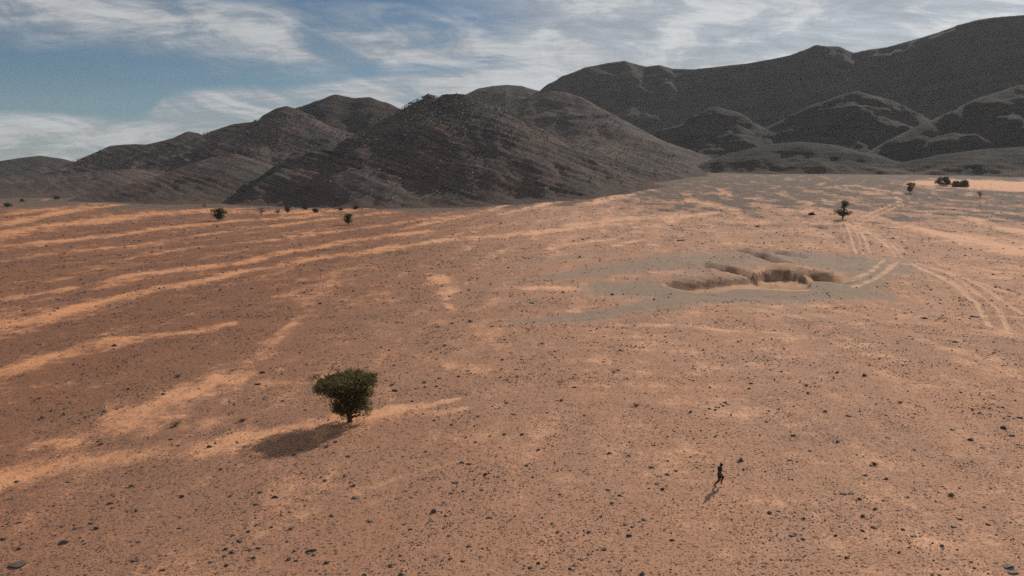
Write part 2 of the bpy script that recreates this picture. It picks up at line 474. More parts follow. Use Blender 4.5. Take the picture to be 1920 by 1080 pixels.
def ground_masks(x, y):
    wn = 0.9 * fbm(x / 5, y / 12, 5, 21, 0.62) + 0.5 * fbm(x / 16, y / 40, 3, 22) + 0.4 * fbm(x / 1.3, y / 1.3, 2, 23)
    sand = SAND.eval(x, y, wn=wn)
    # wind-laid thin sand everywhere between the stones
    ac = x * math.cos(WIND) - y * math.sin(WIND); al = x * math.sin(WIND) + y * math.cos(WIND)
    r = np.hypot(x, y)
    st = fbm(ac / 9 + 0.4 * fbm(x / 30, y / 30, 2, 29), al / 55, 5, 25, 0.6)
    st2 = fbm(x / 14, y / 2.6, 4, 27, 0.6)
    az = np.arctan2(x, y)
    rt = sstep(az, -0.15, 0.25)
    gen = 0.35 + (0.55 + 0.35 * sstep(r, 90, 160)) * st * (1 - 0.6 * rt * (1 - sstep(r, 150, 260))) + 0.42 * st2 * rt
    gen = gen - 0.10 * (1 - rt) - 0.18 * sstep(r, 330, 620) * rt
    sand = np.maximum(sand, np.clip(gen, 0, 0.62))
    dark = fbm(x / 11, y / 16, 4, 31)
    sand = np.clip(sand * (0.80 + 0.6 * fbm(x / 4, y / 9, 4, 33, 0.6) + 0.55 * fbm(x / 11, y / 26, 3, 35)) - 0.35 * np.clip(dark - 0.12, 0, 1) * 2, 0, 1)
    grey = GREY.eval(x, y, wn=wn * 0.8)
    track = TRACK.eval(x, y, wn=wn * 0.5) * np.clip(0.72 + 0.9 * fbm(x / 3.5, y / 8, 4, 37, 0.6), 0.1, 1)
    ruts = RUTS.eval(x, y, wn=wn * 0.4)
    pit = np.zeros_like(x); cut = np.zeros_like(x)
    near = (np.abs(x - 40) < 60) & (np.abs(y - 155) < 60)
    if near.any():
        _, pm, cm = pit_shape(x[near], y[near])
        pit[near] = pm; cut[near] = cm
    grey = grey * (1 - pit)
    return dict(sand=sand, grey=grey, track=track, pit=pit, ruts=ruts, cut=cut)


def gh(x, y):
    a = np.array([x], float); b = np.array([y], float)
    mk = ground_masks(a, b)
    return float(ground_h(a, b, True, mk)[0])


def np_mesh(name, V, F, smooth=True):
    me = bpy.data.meshes.new(name)
    F = np.asarray(F, np.int32); V = np.asarray(V, np.float32)
    me.vertices.add(len(V)); me.vertices.foreach_set('co', V.ravel())
    k = F.shape[1]
    me.loops.add(F.size); me.loops.foreach_set('vertex_index', F.ravel())
    me.polygons.add(len(F)); me.polygons.foreach_set('loop_start', np.arange(0, F.size, k, dtype=np.int32))
    me.polygons.foreach_set('use_smooth', np.full(len(F), smooth))
    me.update(calc_edges=True)
    return me


def fattr(me, name, v):
    a = me.attributes.new(name, 'FLOAT', 'POINT')
    a.data.foreach_set('value', np.asarray(v, np.float32))


def link(name, me, mat=None, parent=None, kind=None, label=None, cat=None, group=None):
    o = bpy.data.objects.new(name, me)
    COL.objects.link(o)
    if mat and me is not None and not me.materials:
        me.materials.append(mat)
    if parent:
        o.parent = parent
    if kind: o['kind'] = kind
    if label: o['label'] = label
    if cat: o['category'] = cat
    if group: o['group'] = group
    return o


# ------------------------------------------------------------------ materials
def mat_ground():
    m, t, b = new_mat('desert_ground')
    pos = t.node('ShaderNodeNewGeometry').outputs['Position']
    sand, grey, track, pit, rock, ruts = (t.attr(k) for k in ('sand', 'grey', 'track', 'pit', 'rock', 'ruts'))
    nb = t.noise(pos, 0.9, 6, 0.68)
    nf = t.noise(pos, 5.5, 4, 0.7)
    nl = t.noise(pos, 0.05, 4, 0.55)
    nw = t.noise(t.mapping(pos, rot=(0, 0, WIND), sc=(0.55, 0.11, 0.5)), 1.0, 6, 0.66, 0.4)
    nm = t.noise(pos, 0.22, 5, 0.62, 0.3)
    wob = t.m('ADD', t.m('MULTIPLY', t.m('SUBTRACT', nb, 0.5), 0.9), t.m('MULTIPLY', t.m('SUBTRACT', nf, 0.5), 0.9))
    wob = t.m('ADD', wob, t.m('ADD', t.m('MULTIPLY', t.m('SUBTRACT', nw, 0.5), 0.9), t.m('MULTIPLY', t.m('SUBTRACT', nm, 0.5), 1.35)))
    s = t.ss(t.m('ADD', sand, wob), 0.20, 0.90)
    hue = t.ss(t.m('ADD', t.m('MULTIPLY', t.node('ShaderNodeSeparateXYZ').outputs[0], 1.0), 0.0), -60, 30)
    sx = [n for n in m.node_tree.nodes if n.bl_idname == 'ShaderNodeSeparateXYZ'][0]
    t.put(sx.inputs[0], pos)
    hue = t.m('ADD', hue, t.m('MULTIPLY', t.m('SUBTRACT', nl, 0.5), 0.8), clamp=True)
    sand_c = t.mix(hue, SANDL, SANDR)
    grav_c = t.mix(hue, GRAVL, GRAVR)
    grav_c = t.mix(t.ss(nl, 0.35, 0.7), grav_c, t.mix(1.0, grav_c, (0.84, 0.86, 0.90), 'MULTIPLY'))
    # pebble specks: cells of fine gravel, dark varnished and pale ones
    vo = t.node('ShaderNodeTexVoronoi', feature='F1')
    t.put(vo.inputs['Vector'], pos); vo.inputs['Scale'].default_value = 7.0
    sep = t.node('ShaderNodeSeparateColor'); t.put(sep.inputs[0], vo.outputs['Color'])
    speck = t.m('MULTIPLY', t.ss(sep.outputs[0], 0.36, 0.66), t.ss(vo.outputs['Distance'], 0.5, 0.2))
    vo2 = t.node('ShaderNodeTexVoronoi', feature='F1')
    t.put(vo2.inputs['Vector'], pos); vo2.inputs['Scale'].default_value = 2.6
    sep2 = t.node('ShaderNodeSeparateColor'); t.put(sep2.inputs[0], vo2.outputs['Color'])
    speck2 = t.m('MULTIPLY', t.ss(sep2.outputs[1], 0.62, 0.8), t.ss(vo2.outputs['Distance'], 0.42, 0.2))
    sp_amt = t.m('MULTIPLY', t.m('MAXIMUM', speck, speck2), t.m('SUBTRACT', 0.9, t.m('MULTIPLY', s, 0.55)))
    sp_amt = t.m('MULTIPLY', sp_amt, t.m('SUBTRACT', 1.0, t.m('MULTIPLY', t.m('MAXIMUM', grey, pit), 0.85)))
    base = t.mix(s, grav_c, sand_c)
    base = t.mix(1.0, base, t.ss(nf, 0.25, 0.75, 0.82, 1.16), 'MULTIPLY')
    base = t.mix(sp_amt, base, (0.070, 0.050, 0.044))
    base = t.mix(t.m('MULTIPLY', t.ss(t.m('ADD', grey, t.m('MULTIPLY', t.m('SUBTRACT', nb, 0.5), 0.5)), 0.25, 0.8), 0.9), base,
                 t.mix(nb, (0.185, 0.138, 0.106), (0.270, 0.203, 0.154)))
    base = t.mix(t.m('MULTIPLY', ruts, 0.35), base, t.mix(nf, (0.20, 0.135, 0.10), (0.38, 0.27, 0.20)))
    base = t.mix(t.m('MULTIPLY', t.ss(t.m('ADD', track, t.m('MULTIPLY', t.m('SUBTRACT', nf, 0.5), 0.4)), 0.2, 0.75), 0.8), base, t.mix(0.35, sand_c, (0.46, 0.32, 0.22)))
    base = t.mix(t.m('MULTIPLY', pit, 0.85), base, t.mix(nb, (0.34, 0.19, 0.11), (0.46, 0.29, 0.18)))
    base = t.mix(t.m('MULTIPLY', t.ss(t.m('ADD', t.attr('cut'), t.m('MULTIPLY', t.m('SUBTRACT', nb, 0.5), 0.6)), 0.25, 0.7), 0.85), base, t.mix(nf, (0.12, 0.072, 0.048), (0.20, 0.122, 0.080)))  # shade of the pit wall and scrapes, painted in as a dark soil tone
    rk = t.ss(t.m('ADD', rock, t.m('ADD', t.m('MULTIPLY', t.m('SUBTRACT', nb, 0.5), 0.8), t.m('MULTIPLY', t.m('SUBTRACT', t.noise(t.mapping(pos, sc=(1, 0.4, 1)), 0.13, 6, 0.72), 0.5), 2.3))), 0.28, 0.72)
    base = t.mix(rk, base, t.mix(t.ss(nm, 0.35, 0.65), t.mix(nb, (0.066, 0.049, 0.042), (0.125, 0.091, 0.074)), t.mix(nb, (0.115, 0.082, 0.064), (0.175, 0.120, 0.088))))
    t.put(b.inputs['Base Color'], base)
    h = t.m('ADD', t.m('MULTIPLY', t.noise(pos, 9, 5, 0.7), 0.6), t.m('MULTIPLY', speck, t.m('SUBTRACT', 1.0, s)))
    h = t.m('ADD', h, t.m('MULTIPLY', nb, 0.7))
    t.put(b.inputs['Normal'], t.bump(h, 0.6, 0.05))
    b.inputs['Roughness'].default_value = 1.0
    b.inputs['Specular IOR Level'].default_value = 0.05
    return m


SANDL, SANDR = (0.51, 0.240, 0.122), (0.58, 0.325, 0.200)
GRAVL, GRAVR = (0.216, 0.102, 0.061), (0.400, 0.222, 0.141)


def mat_rock_hill(name, k=1.0, red=1.0):
    m, t, b = new_mat(name)
    pos = t.node('ShaderNodeNewGeometry').outputs['Position']
    band = t.attr('strata')
    n1 = t.noise(pos, 0.025, 6, 0.65)
    n2 = t.noise(pos, 0.35, 6, 0.72)
    n3 = t.noise(pos, 1.4, 4, 0.75)
    # bedding: thin tilted layers
    bv = t.xyz(t.m('MULTIPLY', band, 1.0), t.m('MULTIPLY', n1, 1.4), 0.0)
    nbd = t.noise(bv, 2.3, 6, 0.75)
    c = t.mix(t.ss(n1, 0.35, 0.68), (0.088 * k, 0.078 * k, 0.075 * k), (0.135 * k * (1 + 0.12 * red), 0.105 * k, 0.09 * k))
    c = t.mix(1.0, c, t.ss(nbd, 0.32, 0.68, 0.5, 1.42), 'MULTIPLY')
    c = t.mix(1.0, c, t.ss(n2, 0.3, 0.72, 0.62, 1.4), 'MULTIPLY')
    c = t.mix(t.ss(n3, 0.62, 0.74), c, t.mix(1.0, c, (1.75, 1.7, 1.65), 'MULTIPLY'))
    c = t.mix(t.ss(n3, 0.42, 0.32), c, t.mix(1.0, c, (0.55, 0.55, 0.57), 'MULTIPLY'))
    low = t.attr('low')
    c = t.mix(t.m('MULTIPLY', t.ss(t.m('ADD', low, t.m('MULTIPLY', t.m('SUBTRACT', n1, 0.5), 0.9)), 0.35, 0.95), 0.6), c,
              t.mix(n2, (0.090, 0.062, 0.050), (0.140, 0.098, 0.078)))
    t.put(b.inputs['Base Color'], c)
    hh = t.m('ADD', t.m('MULTIPLY', n2, 1.6), t.m('ADD', t.m('MULTIPLY', nbd, 1.1), t.m('MULTIPLY', n3, 0.7)))
    t.put(b.inputs['Normal'], t.bump(hh, 0.9, 1.4))
    b.inputs['Roughness'].default_value = 1.0
    b.inputs['Specular IOR Level'].default_value = 0.05
    return m


# ------------------------------------------------------------------ mountains
def crest_xyz(pts):
    return np.array([far_pt(*p) for p in pts])


MOUNTS = {}


def mountain_height(x, y, C, slope, seed, rough, spur, dip, period, curve, led_amp=1.0, mat_far=False):
    """tent over a crest line with gullies, ledges and a concave foot"""
    w = np.hypot
    wx = x + 14 * rough * fbm(x / 70, y / 70, 3, seed + 50); wy = y + 14 * rough * fbm(x / 70 + 9, y / 70, 3, seed + 60)
    soft_c = 9.0 if mat_far else 3.0
    best = np.full(x.shape, -1e9); dist = np.full(x.shape, 1e9)
    d0 = np.full(x.shape, 1e9)
    for i in range(len(C) - 1):
        a, b = C[i], C[i + 1]
        d = (b - a)[:2]; L2 = d @ d
        t0 = np.clip(((x - a[0]) * d[0] + (y - a[1]) * d[1]) / L2, 0, 1)
        r0 = w(x - a[0] - t0 * d[0], y - a[1] - t0 * d[1])
        k = sstep(r0, 4, 60)
        px = x + (wx - x) * k; py = y + (wy - y) * k
        t = np.clip(((px - a[0]) * d[0] + (py - a[1]) * d[1]) / L2, 0, 1)
        r = w(px - a[0] - t * d[0], py - a[1] - t * d[1])
        zc = a[2] + (b[2] - a[2]) * t
        rr = np.sqrt(r * r + soft_c * soft_c) - soft_c
        h = zc - slope * rr * (1 - curve * sstep(r, 60, 420))
        up = h > best
        best = np.where(up, h, best); dist = np.where(up, r, dist); d0 = np.minimum(d0, r0)
    k = sstep(d0, 3, 90)
    best = best - 1.2 * (1 - np.exp(-(d0 / 7) ** 2)) * 0.6
    L = 190.0 if mat_far else 105.0
    g1 = fbm(x / L, y / L, 3, seed, 0.42)
    g2 = ridged(x / 52 + 0.5 * g1, y / 52, 3, seed + 7, 0.4) - 0.35
    gl = ridged(x / (75 if mat_far else 34) + 0.6 * fbm(x / 60, y / 60, 3, seed + 3), y / (260 if mat_far else 120), 3, seed + 5, 0.45) - 0.3
    best = best - k * (6.5 if mat_far else 2.4) * gl
    best = best + k * spur * (13 * g1 + 3.0 * g2) + rough * (0.9 * fbm(x / 14, y / 14, 4, seed + 13, 0.55) + 0.30 * ridged(x / 4.5, y / 4.5, 2, seed + 17)) * (0.3 + 0.7 * k)
    # ledges of harder rock along tilted bedding
    q = (best + dip * x + 0.10 * y + 3.5 * fbm(x / 45, y / 45, 4, seed + 23)) / period
    f = q - np.floor(q)
    led = np.where(f < 0.72, f / 0.72, (1 - f) / 0.28)
    amp = 0.40 + 0.95 * fbm(x / 38, y / 38, 4, seed + 29, 0.6)
    q2 = q * 3.3; f2 = q2 - np.floor(q2)
    led2 = np.where(f2 < 0.7, f2 / 0.7, (1 - f2) / 0.3)
    best = best + led_amp * period * (0.34 * (led - 0.5) * np.clip(amp * 1.3 - 0.1, 0, 1) + 0.10 * (led2 - 0.5) * np.clip(amp, 0, 1)) * sstep(d0, 2, 25)
    return best, q


def mountain(name, pts, slope, step, mat, seed, rough=1.0, spur=1.0, dip=0.30, period=7.0, curve=0.35, back=0.3, pad=None, led_amp=None):
    C = crest_xyz(pts)
    top = C[:, 2].max()
    W = pad or (top + 5) / slope * 1.45
    x0, x1 = C[:, 0].min() - W, C[:, 0].max() + W
    y0, y1 = C[:, 1].min() - W, C[:, 1].max() + W * back
    nx, ny = int((x1 - x0) / step) + 1, int((y1 - y0) / (step * 1.1)) + 1
    X, Y = np.meshgrid(np.linspace(x0, x1, nx), np.linspace(y0, y1, ny))
    xf, yf = X.ravel(), Y.ravel()
    la = led_amp if led_amp is not None else (1.25 if mat is MR else 0.6)
    h, q = mountain_height(xf, yf, C, slope, seed, rough, spur, dip, period, curve, la, mat is MF)
    g = G0(xf, yf)
    # concave apron where the slope meets the plain
    kk = 5.0
    e = np.clip(h - g, -60, 500)
    soft = 0.5 * (e + np.sqrt(e * e + kk * kk)) - kk * 0.42
    z = g + np.where(e > 80, e, soft)
    z = np.where(e < -14, g - 3.2, z)
    keep = z > g - 2.6
    # leave out what lies deep inside another hill
    for C2, sl2, *_ in MOUNTS.values():
        for i in range(len(C2) - 1):
            a, b = C2[i], C2[i + 1]; d = (b - a)[:2]
            t = np.clip(((xf - a[0]) * d[0] + (yf - a[1]) * d[1]) / (d @ d), 0, 1)
            r = np.hypot(xf - a[0] - t * d[0], yf - a[1] - t * d[1])
            keep &= z > a[2] + (b[2] - a[2]) * t - sl2 * r - 22
    idx = np.arange(nx * ny).reshape(ny, nx)
    F = np.stack([idx[:-1, :-1], idx[:-1, 1:], idx[1:, 1:], idx[1:, :-1]], -1).reshape(-1, 4)
    F = F[keep[F].any(1)]
    used = np.zeros(nx * ny, bool); used[F.ravel()] = True
    remap = np.cumsum(used) - 1
    V = np.stack([xf, yf, z], 1)[used]
    me = np_mesh(name, V, remap[F])
    fattr(me, 'strata', q[used])
    fattr(me, 'low', np.clip(1 - e[used] / 26.0, 0, 1))
    o = link(name, me, mat, kind='structure')
    MOUNTS[o.name] = (C, slope, seed, rough, spur, dip, period, curve, la)
    return o


MR = mat_rock_hill('dark_hill_rock', 0.92, 1.0)
MF = mat_rock_hill('far_hill_rock', 0.46, 0.1)

mountain('mountain', [(1010, 172, 1650), (1035, 155, 1670), (1060, 141, 1690), (1100, 126, 1700), (1140, 118, 1700), (1170, 114, 1700), (1190, 120, 1700), (1212, 125, 1700), (1235, 122, 1690), (1260, 129, 1690), (1300, 130, 1680), (1345, 125, 1660),
    (1400, 119, 1640), (1440, 112, 1620), (1480, 104, 1600), (1505, 95, 1590), (1532, 84, 1580), (1552, 87, 1570), (1570, 87, 1570), (1600, 99, 1560), (1630, 93, 1550), (1660, 89, 1540), (1690, 81, 1530), (1730, 70, 1510), (1770, 57, 1490), (1800, 46, 1480), (1830, 38, 1470),
    (1860, 33, 1460), (1920, 28, 1440), (2000, 22, 1420), (2100, 30, 1400), (2240, 60, 1380)], 0.76, 4.2, MF, 101, rough=2.0, spur=0.75, dip=-0.12, period=9, curve=0.17, back=0.12, led_amp=0.15)
mountain('hill', [(690, 252, 619), (722, 234, 614), (755, 207, 610), (778, 193, 607), (796, 180, 605), (804, 177, 605), (822, 181, 605), (835, 177, 605), (855, 176, 605), (870, 177, 605), (885, 181, 607), (905, 188, 610), (945, 206, 619), (985, 228, 631), (1030, 249, 652), (1080, 266, 676), (1130, 273, 699), (1185, 281, 728), (1240, 292, 756), (1290, 307, 784)],
    0.54, 1.45, MR, 202, rough=1.2, spur=0.75, dip=0.34, period=5.0, curve=0.30)
mountain('hill', [(470, 226, 840), (490, 222, 838), (512, 210, 835), (524, 202, 833), (537, 199, 832), (552, 203, 832), (575, 213, 832), (600, 226, 832), (640, 241, 830), (690, 256, 825), (730, 270, 820)],
    0.54, 1.75, MR, 303, rough=1.2, spur=0.8, dip=0.36, period=6, curve=0.30)
mountain('hill', [(135, 306, 960), (165, 291, 955), (210, 270, 950), (232, 268, 950), (252, 267, 945), (275, 268, 940), (300, 262, 930), (330, 255, 925), (345, 249, 922), (354, 243, 920), (368, 246, 918), (382, 251, 915), (402, 241, 905), (440, 229, 885), (474, 225, 865)],
    0.50, 2.3, MR, 404, rough=1.2, spur=0.9, dip=0.30, period=7, curve=0.30)
mountain('hill', [(540, 212, 1120), (565, 200, 1115), (600, 188, 1110), (630, 177, 1110), (648, 181, 1110), (664, 184, 1110), (690, 182, 1110), (718, 191, 1115), (752, 207, 1120), (800, 228, 1130)],
    0.58, 3.4, MF, 505, rough=1.0, spur=0.9, dip=0.2, period=8)
mountain('hill', [(-160, 300, 1500), (-60, 303, 1500), (0, 300, 1500), (40, 294, 1500), (75, 290, 1500), (104, 294, 1500), (136, 304, 1500), (170, 312, 1500)], 0.30, 4.0, MF, 606, rough=0.8, spur=0.3, period=9)
mountain('hill', [(870, 182, 1950), (884, 174, 1950), (902, 165, 1950), (925, 161, 1950), (950, 159, 1950), (976, 161, 1950), (1004, 169, 1950), (1040, 180, 1950)], 0.52, 4.5, MF, 707, rough=1.0, spur=0.8, period=10, back=0.2, pad=420)
mountain('hill', [(938, 204, 1080), (960, 194, 1075), (985, 184, 1070), (1010, 177, 1065), (1035, 171, 1060), (1060, 173, 1055), (1085, 181, 1045), (1110, 196, 1030), (1140, 218, 1010), (1180, 240, 985), (1225, 262, 955), (1260, 283, 930)],
    0.52, 2.7, MR, 808, rough=0.9, spur=0.6, dip=0.26, period=6, led_amp=0.5)
# foothills
mountain('foothill', [(290, 340, 600), (330, 318, 600), (365, 302, 600), (400, 291, 602), (440, 284, 605), (480, 297, 610), (515, 312, 615), (545, 327, 620)], 0.36, 1.4, MR, 911, rough=0.8, spur=0.35, dip=0.3, period=4, led_amp=0.6)
mountain('foothill', [(530, 346, 540), (560, 330, 540), (590, 317, 541), (625, 310, 543), (660, 315, 547), (700, 332, 553), (745, 352, 560)], 0.36, 1.3, MR, 922, rough=0.8, spur=0.3, dip=0.3, period=4, led_amp=0.6)
mountain('foothill', [(1240, 268, 1150), (1275, 240, 1150), (1310, 215, 1150), (1342, 200, 1150), (1372, 208, 1150), (1410, 228, 1145), (1450, 244, 1140)], 0.60, 3.0, MF, 933, rough=2.2, spur=0.9, period=8, dip=0.1)
mountain('foothill', [(1440, 236, 1130), (1490, 214, 1120), (1540, 192, 1110), (1580, 178, 1105), (1606, 171, 1100), (1640, 180, 1100), (1680, 198, 1100), (1720, 222, 1095), (1750, 240, 1090)], 0.60, 3.0, MF, 944, rough=2.2, spur=0.9, period=8, dip=0.05)
mountain('foothill', [(1640, 280, 900), (1690, 252, 910), (1740, 228, 920), (1790, 205, 930), (1850, 180, 945), (1908, 161, 960), (1980, 150, 980), (2100, 150, 1000)], 0.58, 3.0, MF, 955, rough=2.2, spur=0.9, period=7, dip=-0.1)
mountain('foothill', [(1330, 300, 900), (1380, 282, 880), (1440, 268, 870), (1500, 262, 860), (1560, 268, 850), (1620, 282, 840), (1680, 300, 830)], 0.42, 2.4, MF, 966, rough=1.8, spur=0.7, period=6, dip=0.1)
mountain('foothill', [(1700, 300, 800), (1770, 286, 790), (1850, 276, 785), (1940, 270, 780), (2060, 276, 780)], 0.42, 2.4, MF, 977, rough=1.8, spur=0.7, period=6, dip=0.1)
mountain('foothill', [(-60, 330, 760), (40, 326, 760), (120, 322, 760), (200, 316, 755), (260, 312, 750), (300, 318, 745), (350, 330, 735)], 0.2, 2.4, MR, 988, rough=0.8, spur=0.3, period=5, led_amp=0.5)

# ------------------------------------------------------------------ ground: one sheet, finer where the ground is nearer
def build_ground():
    fine = np.linspace(-R(42), R(42), 830)
    coarse = np.linspace(R(43), 2 * math.pi - R(43), 72)[1:-1]
    ang = np.concatenate([fine, coarse]); na = len(ang)
    inv = np.linspace(1 / 33.0, 1 / 900.0, 470)
    rr = np.concatenate([[3, 8, 14, 20, 26, 30], 1 / inv, [1000, 1150, 1350, 1700, 2200, 3000, 4200]])
    nr = len(rr)
    A, Rr = np.meshgrid(ang, rr)
    x = (np.sin(A) * Rr).ravel(); y = (np.cos(A) * Rr).ravel()
    mk = ground_masks(x, y)
    z = ground_h(x, y, True, mk)
    rock = np.zeros_like(x)
    far = np.hypot(x, y) > 240
    xf, yf = x[far], y[far]
    best = np.full(xf.shape, -1e9)
    for C, slope, *_ in MOUNTS.values():
        for i in range(0, len(C) - 1):
            a, b = C[i], C[i + 1]; d = (b - a)[:2]
            t = np.clip(((xf - a[0]) * d[0] + (yf - a[1]) * d[1]) / (d @ d), 0, 1)
            best = np.maximum(best, a[2] + (b[2] - a[2]) * t - slope * np.hypot(xf - a[0] - t * d[0], yf - a[1] - t * d[1]))
    e = best - G0(xf, yf)
    rk = sstep(e + 12 * fbm(xf / 30, yf / 60, 4, 61), -44, 2)
    rt = sstep(np.arctan2(xf, yf), 0.05, 0.2)
    mott = fbm(xf / 14, yf / 34, 5, 67, 0.62)
    rk = np.maximum(rk, rt * np.clip(0.30 + 1.3 * mott, 0, 0.6) * sstep(np.hypot(xf, yf), 210, 320))
    rk = np.maximum(rk, rt * np.clip(0.85 + 1.5 * mott, 0.2, 1.25) * (0.72 * sstep(np.hypot(xf, yf) + 90 * fbm(xf / 40, yf / 70, 4, 66), 250, 420) + 0.25 * sstep(np.hypot(xf, yf), 420, 650)))
    keep_sand = SAND.eval(xf, yf, wn=0.9 * fbm(xf / 9, yf / 22, 4, 68, 0.6)) * np.clip(0.9 + 1.2 * fbm(xf / 8, yf / 20, 4, 69), 0, 1)
    pan = PAN.eval(xf, yf)
    mk['sand'][far] = np.maximum(mk['sand'][far], 1.15 * pan)
    rk = rk * (1 - pan)
    rock[far] = rk * (1 - 0.95 * keep_sand * (1 - 0.5 * sstep(e, -10, 5))) * (1 - mk['track'][far] * 0.8)
    idx = np.arange(nr * na).reshape(nr, na)
    nxt = np.roll(idx, -1, axis=1)
    F = np.stack([idx[:-1], nxt[:-1], nxt[1:], idx[1:]], -1).reshape(-1, 4)
    F = F[:, ::-1]
    c = len(x)
    V = np.stack([x, y, z], 1)
    # inner disc under the camera
    V = np.vstack([V, [[0, 0, z[0]]]])
    tri = np.stack([idx[0], np.roll(idx[0], -1), np.full(na, c), np.full(na, c)], -1)
    me = bpy.data.meshes.new('ground')
    n4 = len(F); n3 = na
    me.vertices.add(len(V)); me.vertices.foreach_set('co', V.astype(np.float32).ravel())
    li = np.concatenate([F.ravel(), tri[:, [1, 0, 2]].ravel()]).astype(np.int32)
    me.loops.add(len(li)); me.loops.foreach_set('vertex_index', li)
    ls = np.concatenate([np.arange(n4) * 4, n4 * 4 + np.arange(n3) * 3]).astype(np.int32)
    me.polygons.add(n4 + n3); me.polygons.foreach_set('loop_start', ls)
    me.polygons.foreach_set('use_smooth', np.ones(n4 + n3, bool))
    me.update(calc_edges=True)
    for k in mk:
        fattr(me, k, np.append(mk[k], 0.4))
    fattr(me, 'rock', np.append(rock, 0))
    return link('ground', me, mat_ground(), kind='structure')


build_ground()

# ------------------------------------------------------------------ stones
def mat_stone(name, a, b_, dust):
    m, t, b = new_mat(name)
    ob = t.node('ShaderNodeObjectInfo').outputs['Random']
    g = t.node('ShaderNodeNewGeometry')
    n = t.noise(g.outputs['Position'], 6.0, 5, 0.7)
    isl = g.outputs['Random Per Island']
    c = t.mix(t.m('FRACT', t.m('ADD', ob, isl)), a, b_)
    c = t.mix(1.0, c, t.ss(n, 0.3, 0.7, 0.7, 1.35), 'MULTIPLY')
    sp = t.node('ShaderNodeSeparateXYZ'); t.put(sp.inputs[0], g.outputs['Normal'])
    c = t.mix(t.m('MULTIPLY', t.ss(t.m('ADD', sp.outputs[2], t.m('MULTIPLY', t.m('SUBTRACT', n, 0.5), 0.8)), 0.75, 1.1), dust), c, (0.30, 0.19, 0.13))
    t.put(b.inputs['Base Color'], c)
    t.put(b.inputs['Normal'], t.bump(t.noise(g.outputs['Position'], 22, 4, 0.7), 0.5, 0.02))
    b.inputs['Roughness'].default_value = 0.8
    b.inputs['Specular IOR Level'].default_value = 0.25
    return m


STONE = mat_stone('varnished_stone', (0.040, 0.036, 0.036), (0.085, 0.068, 0.060), 0.25)
PEB = mat_stone('desert_pebble', (0.045, 0.035, 0.031), (0.125, 0.082, 0.062), 0.05)
SCREE = mat_stone('hill_scree', (0.055, 0.050, 0.048), (0.19, 0.165, 0.15), 0.1)


def rock_mesh(name, seed, mat, sub=2, slab=False):
    bm = bmesh.new()
    bmesh.ops.create_icosphere(bm, subdivisions=sub, radius=1.0)
    rnd = np.random.RandomState(seed)
    cuts = []
    for _ in range(7):
        v = rnd.normal(size=3); v /= np.linalg.norm(v)
        cuts.append((v, rnd.uniform(0.32, 0.8)))
    for v in bm.verts:
        p = np.array(v.co)
        p *= 1 + 0.16 * math.sin(3.1 * p[0] + seed) * math.cos(2.7 * p[1] - seed) + rnd.uniform(-0.05, 0.05)
        for n, d in cuts:                      # broken flat faces
            k = p @ n - d
            if k > 0:
                p = p - n * k * 0.97
        p[2] *= 0.45 if slab else 0.72
        p[2] = max(p[2], -0.22)
        v.co = p
    me = bpy.data.meshes.new(name)
    bm.to_mesh(me); bm.free()
    me.materials.append(mat)
    return me


ROCKM = [rock_mesh('rock', 70 + i, STONE, 2, i % 4 == 3) for i in range(10)]
RND = random.Random(5)
ROCKXY = []


def put_rock(px, py, wpx, label, group=None, mi=None, name='rock', pos=None, flat=None):
    p = at(px, py) if pos is None else pos
    z = math.hypot(p[0], p[1]) * 1.0
    rad = 0.5 * wpx * math.hypot(z, CAM_H) / FPX * 1.0
    i = RND.randrange(len(ROCKM)) if mi is None else mi
    o = link(name, ROCKM[i], None, label=label, cat='rock', group=group)
    o.location = (p[0], p[1], gh(p[0], p[1]) + rad * 0.08)
    f = RND.uniform(0.75, 1.05) if flat is None else flat
    o.scale = (rad * RND.uniform(0.95, 1.1), rad * RND.uniform(0.7, 1.0), rad * f)
    o.rotation_euler = (RND.uniform(-.15, .15), RND.uniform(-.15, .15), RND.uniform(-0.5, 0.5) + (0 if RND.random() < .5 else math.pi))
    ROCKXY.append((p[0], p[1]))
    return o


